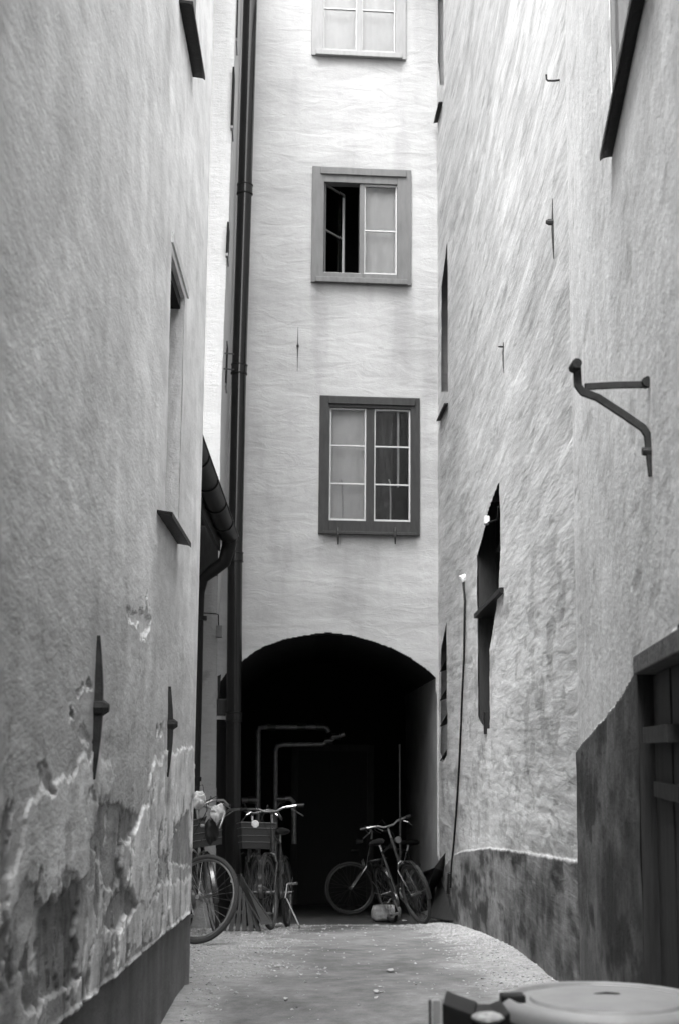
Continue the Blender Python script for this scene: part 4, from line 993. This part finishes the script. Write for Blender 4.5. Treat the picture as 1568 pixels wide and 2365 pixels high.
c = at(1125, 2352, Yc-.02); o = lump(c, .03, .03, .010, 'bulge', M['gravel'], 4, .1, par=cn); off(cn, o)

# ------------------------------------------------------------------ gravel
def gravel():
    N = 12000; X = rng.uniform(-1.2, 1.5, N*3); Y = rng.uniform(5, 16, N*3)
    d = gravel_d(X, Y); keep = rng.random(N*3) < np.maximum(d**1.3*.8, .022); X, Y = X[keep], Y[keep]; X = X[:N]; Y = Y[:N]
    ok = (X < XR(Y)-.01) & ((Y > 8.02) | (X > XL+.03)); X, Y = X[ok], Y[ok]; n = len(X)
    Z = gpos(X, Y)[..., 2]
    base = np.array([[1, 0, 0], [0, 1, 0], [-1, 0, 0], [0, -1, 0], [0, 0, 1], [0, 0, -1]], float)
    faces = np.array([[0, 1, 4], [1, 2, 4], [2, 3, 4], [3, 0, 4], [1, 0, 5], [2, 1, 5], [3, 2, 5], [0, 3, 5]])
    s = rng.gamma(2.2, .0021, n)+.0018; s = np.clip(s, .002, .011)
    V = base[None]*s[:, None, None]*np.stack([rng.uniform(.7, 1.5, n), rng.uniform(.7, 1.5, n), rng.uniform(.4, .8, n)], -1)[:, None]
    a = rng.uniform(0, 6.28, n); c_, s_ = np.cos(a)[:, None], np.sin(a)[:, None]
    V = np.stack([V[..., 0]*c_-V[..., 1]*s_, V[..., 0]*s_+V[..., 1]*c_, V[..., 2]+V[..., 0]*.3], -1)
    V = V+rng.normal(0, 1, V.shape)*(s*.15)[:, None, None]+np.stack([X, Y, Z+s*.2], -1)[:, None]
    FF = faces[None]+(np.arange(n)*6)[:, None, None]
    me = bpy.data.meshes.new('gravel'); me.from_pydata(V.reshape(-1, 3).tolist(), [], FF.reshape(-1, 3).tolist()); me.materials.append(M['gravel'])
    o = link(bpy.data.objects.new('gravel', me)); tag(o, 'pale loose gravel strewn along the wall foot and across the ground', 'gravel', kind='stuff')
gravel()
# a few pale scraps lying on the ground
def scrap(x, y, s, lab):
    p = hitG(x, y); m = MB(); n = 7; a0 = rng.random()*6
    z = float(gpos(np.array([p[0]]), np.array([p[1]]))[0, 2])+.008
    ring = [(p[0]+s*(.7+.5*rng.random())*math.cos(a0+2*math.pi*k/n), p[1]+s*1.6*(.7+.5*rng.random())*math.sin(a0+2*math.pi*k/n), z+rng.random()*.008) for k in range(n)]
    o = m.poly(ring, (0, 0, .003)).build('pale_scrap', M['gravel']); tag(o, lab, 'litter', 'pale scraps on the ground')
for x, y, s, l in ((642, 2237, .022, 'pale scrap on the ground nearest the left house corner, left of the middle'), (901, 2246, .024, 'largest pale scrap in the middle of the alley floor'), (737, 2255, .014, 'small pale scrap just left of the alley middle'), (869, 2298, .016, 'pale scrap lowest in the middle, toward the camera'), (660, 2311, .014, 'small pale scrap low on the left of the alley floor'), (648, 2139, .03, 'pale scrap beside the kickstand in front of the arch'), (870, 2141, .022, 'pale scrap on the lit edge of the ground in front of the stone block'), (748, 2150, .02, 'pale scrap on the ground in front of the dark passage'), (932, 2130, .03, 'pale scrap right beside the stone block')):
    scrap(x, y, s, l)

# ------------------------------------------------------------------ camera, light, world
cd = bpy.data.cameras.new('camera'); co = bpy.data.objects.new('camera', cd); COL.objects.link(co)
cd.sensor_fit = 'HORIZONTAL'; cd.sensor_width = 24; cd.lens = 24*F/1568; cd.clip_start = .05; cd.clip_end = 500
mat4 = Matrix([list(RC[i])+[CAMP[i]] for i in range(3)]+[[0, 0, 0, 1]]); co.matrix_world = mat4
cd.dof.use_dof = True; cd.dof.focus_distance = 8.5; cd.dof.aperture_fstop = 5.8
scn.camera = co
SUN_EL, SUN_AZ = 62, 200     # azimuth clockwise from +Y
sd = bpy.data.lights.new('sun', 'SUN'); so = bpy.data.objects.new('sun', sd); COL.objects.link(so)
sd.energy = .30; sd.angle = math.radians(40); sd.color = (1, 1, 1)
dv = Vector((math.sin(math.radians(SUN_AZ))*math.cos(math.radians(SUN_EL)), math.cos(math.radians(SUN_AZ))*math.cos(math.radians(SUN_EL)), math.sin(math.radians(SUN_EL))))
so.rotation_euler = dv.to_track_quat('Z', 'Y').to_euler()
wd = bpy.data.worlds.new('World'); scn.world = wd; wd.use_nodes = True; nt = wd.node_tree
sky = nt.nodes.new('ShaderNodeTexSky'); sky.sky_type = 'NISHITA'; sky.sun_disc = False; sky.sun_elevation = math.radians(SUN_EL); sky.sun_rotation = math.radians(SUN_AZ); sky.dust_density = 4
bw = nt.nodes.new('ShaderNodeRGBToBW'); nt.links.new(sky.outputs[0], bw.inputs[0]); nt.links.new(bw.outputs[0], nt.nodes['Background'].inputs[0]); nt.nodes['Background'].inputs[1].default_value = .15
vs_ = scn.view_settings; vs_.view_transform = 'Standard'; vs_.look = 'None'; vs_.gamma = 1; vs_.exposure = 2.85
scn.cycles.max_bounces = 10; scn.cycles.diffuse_bounces = 6
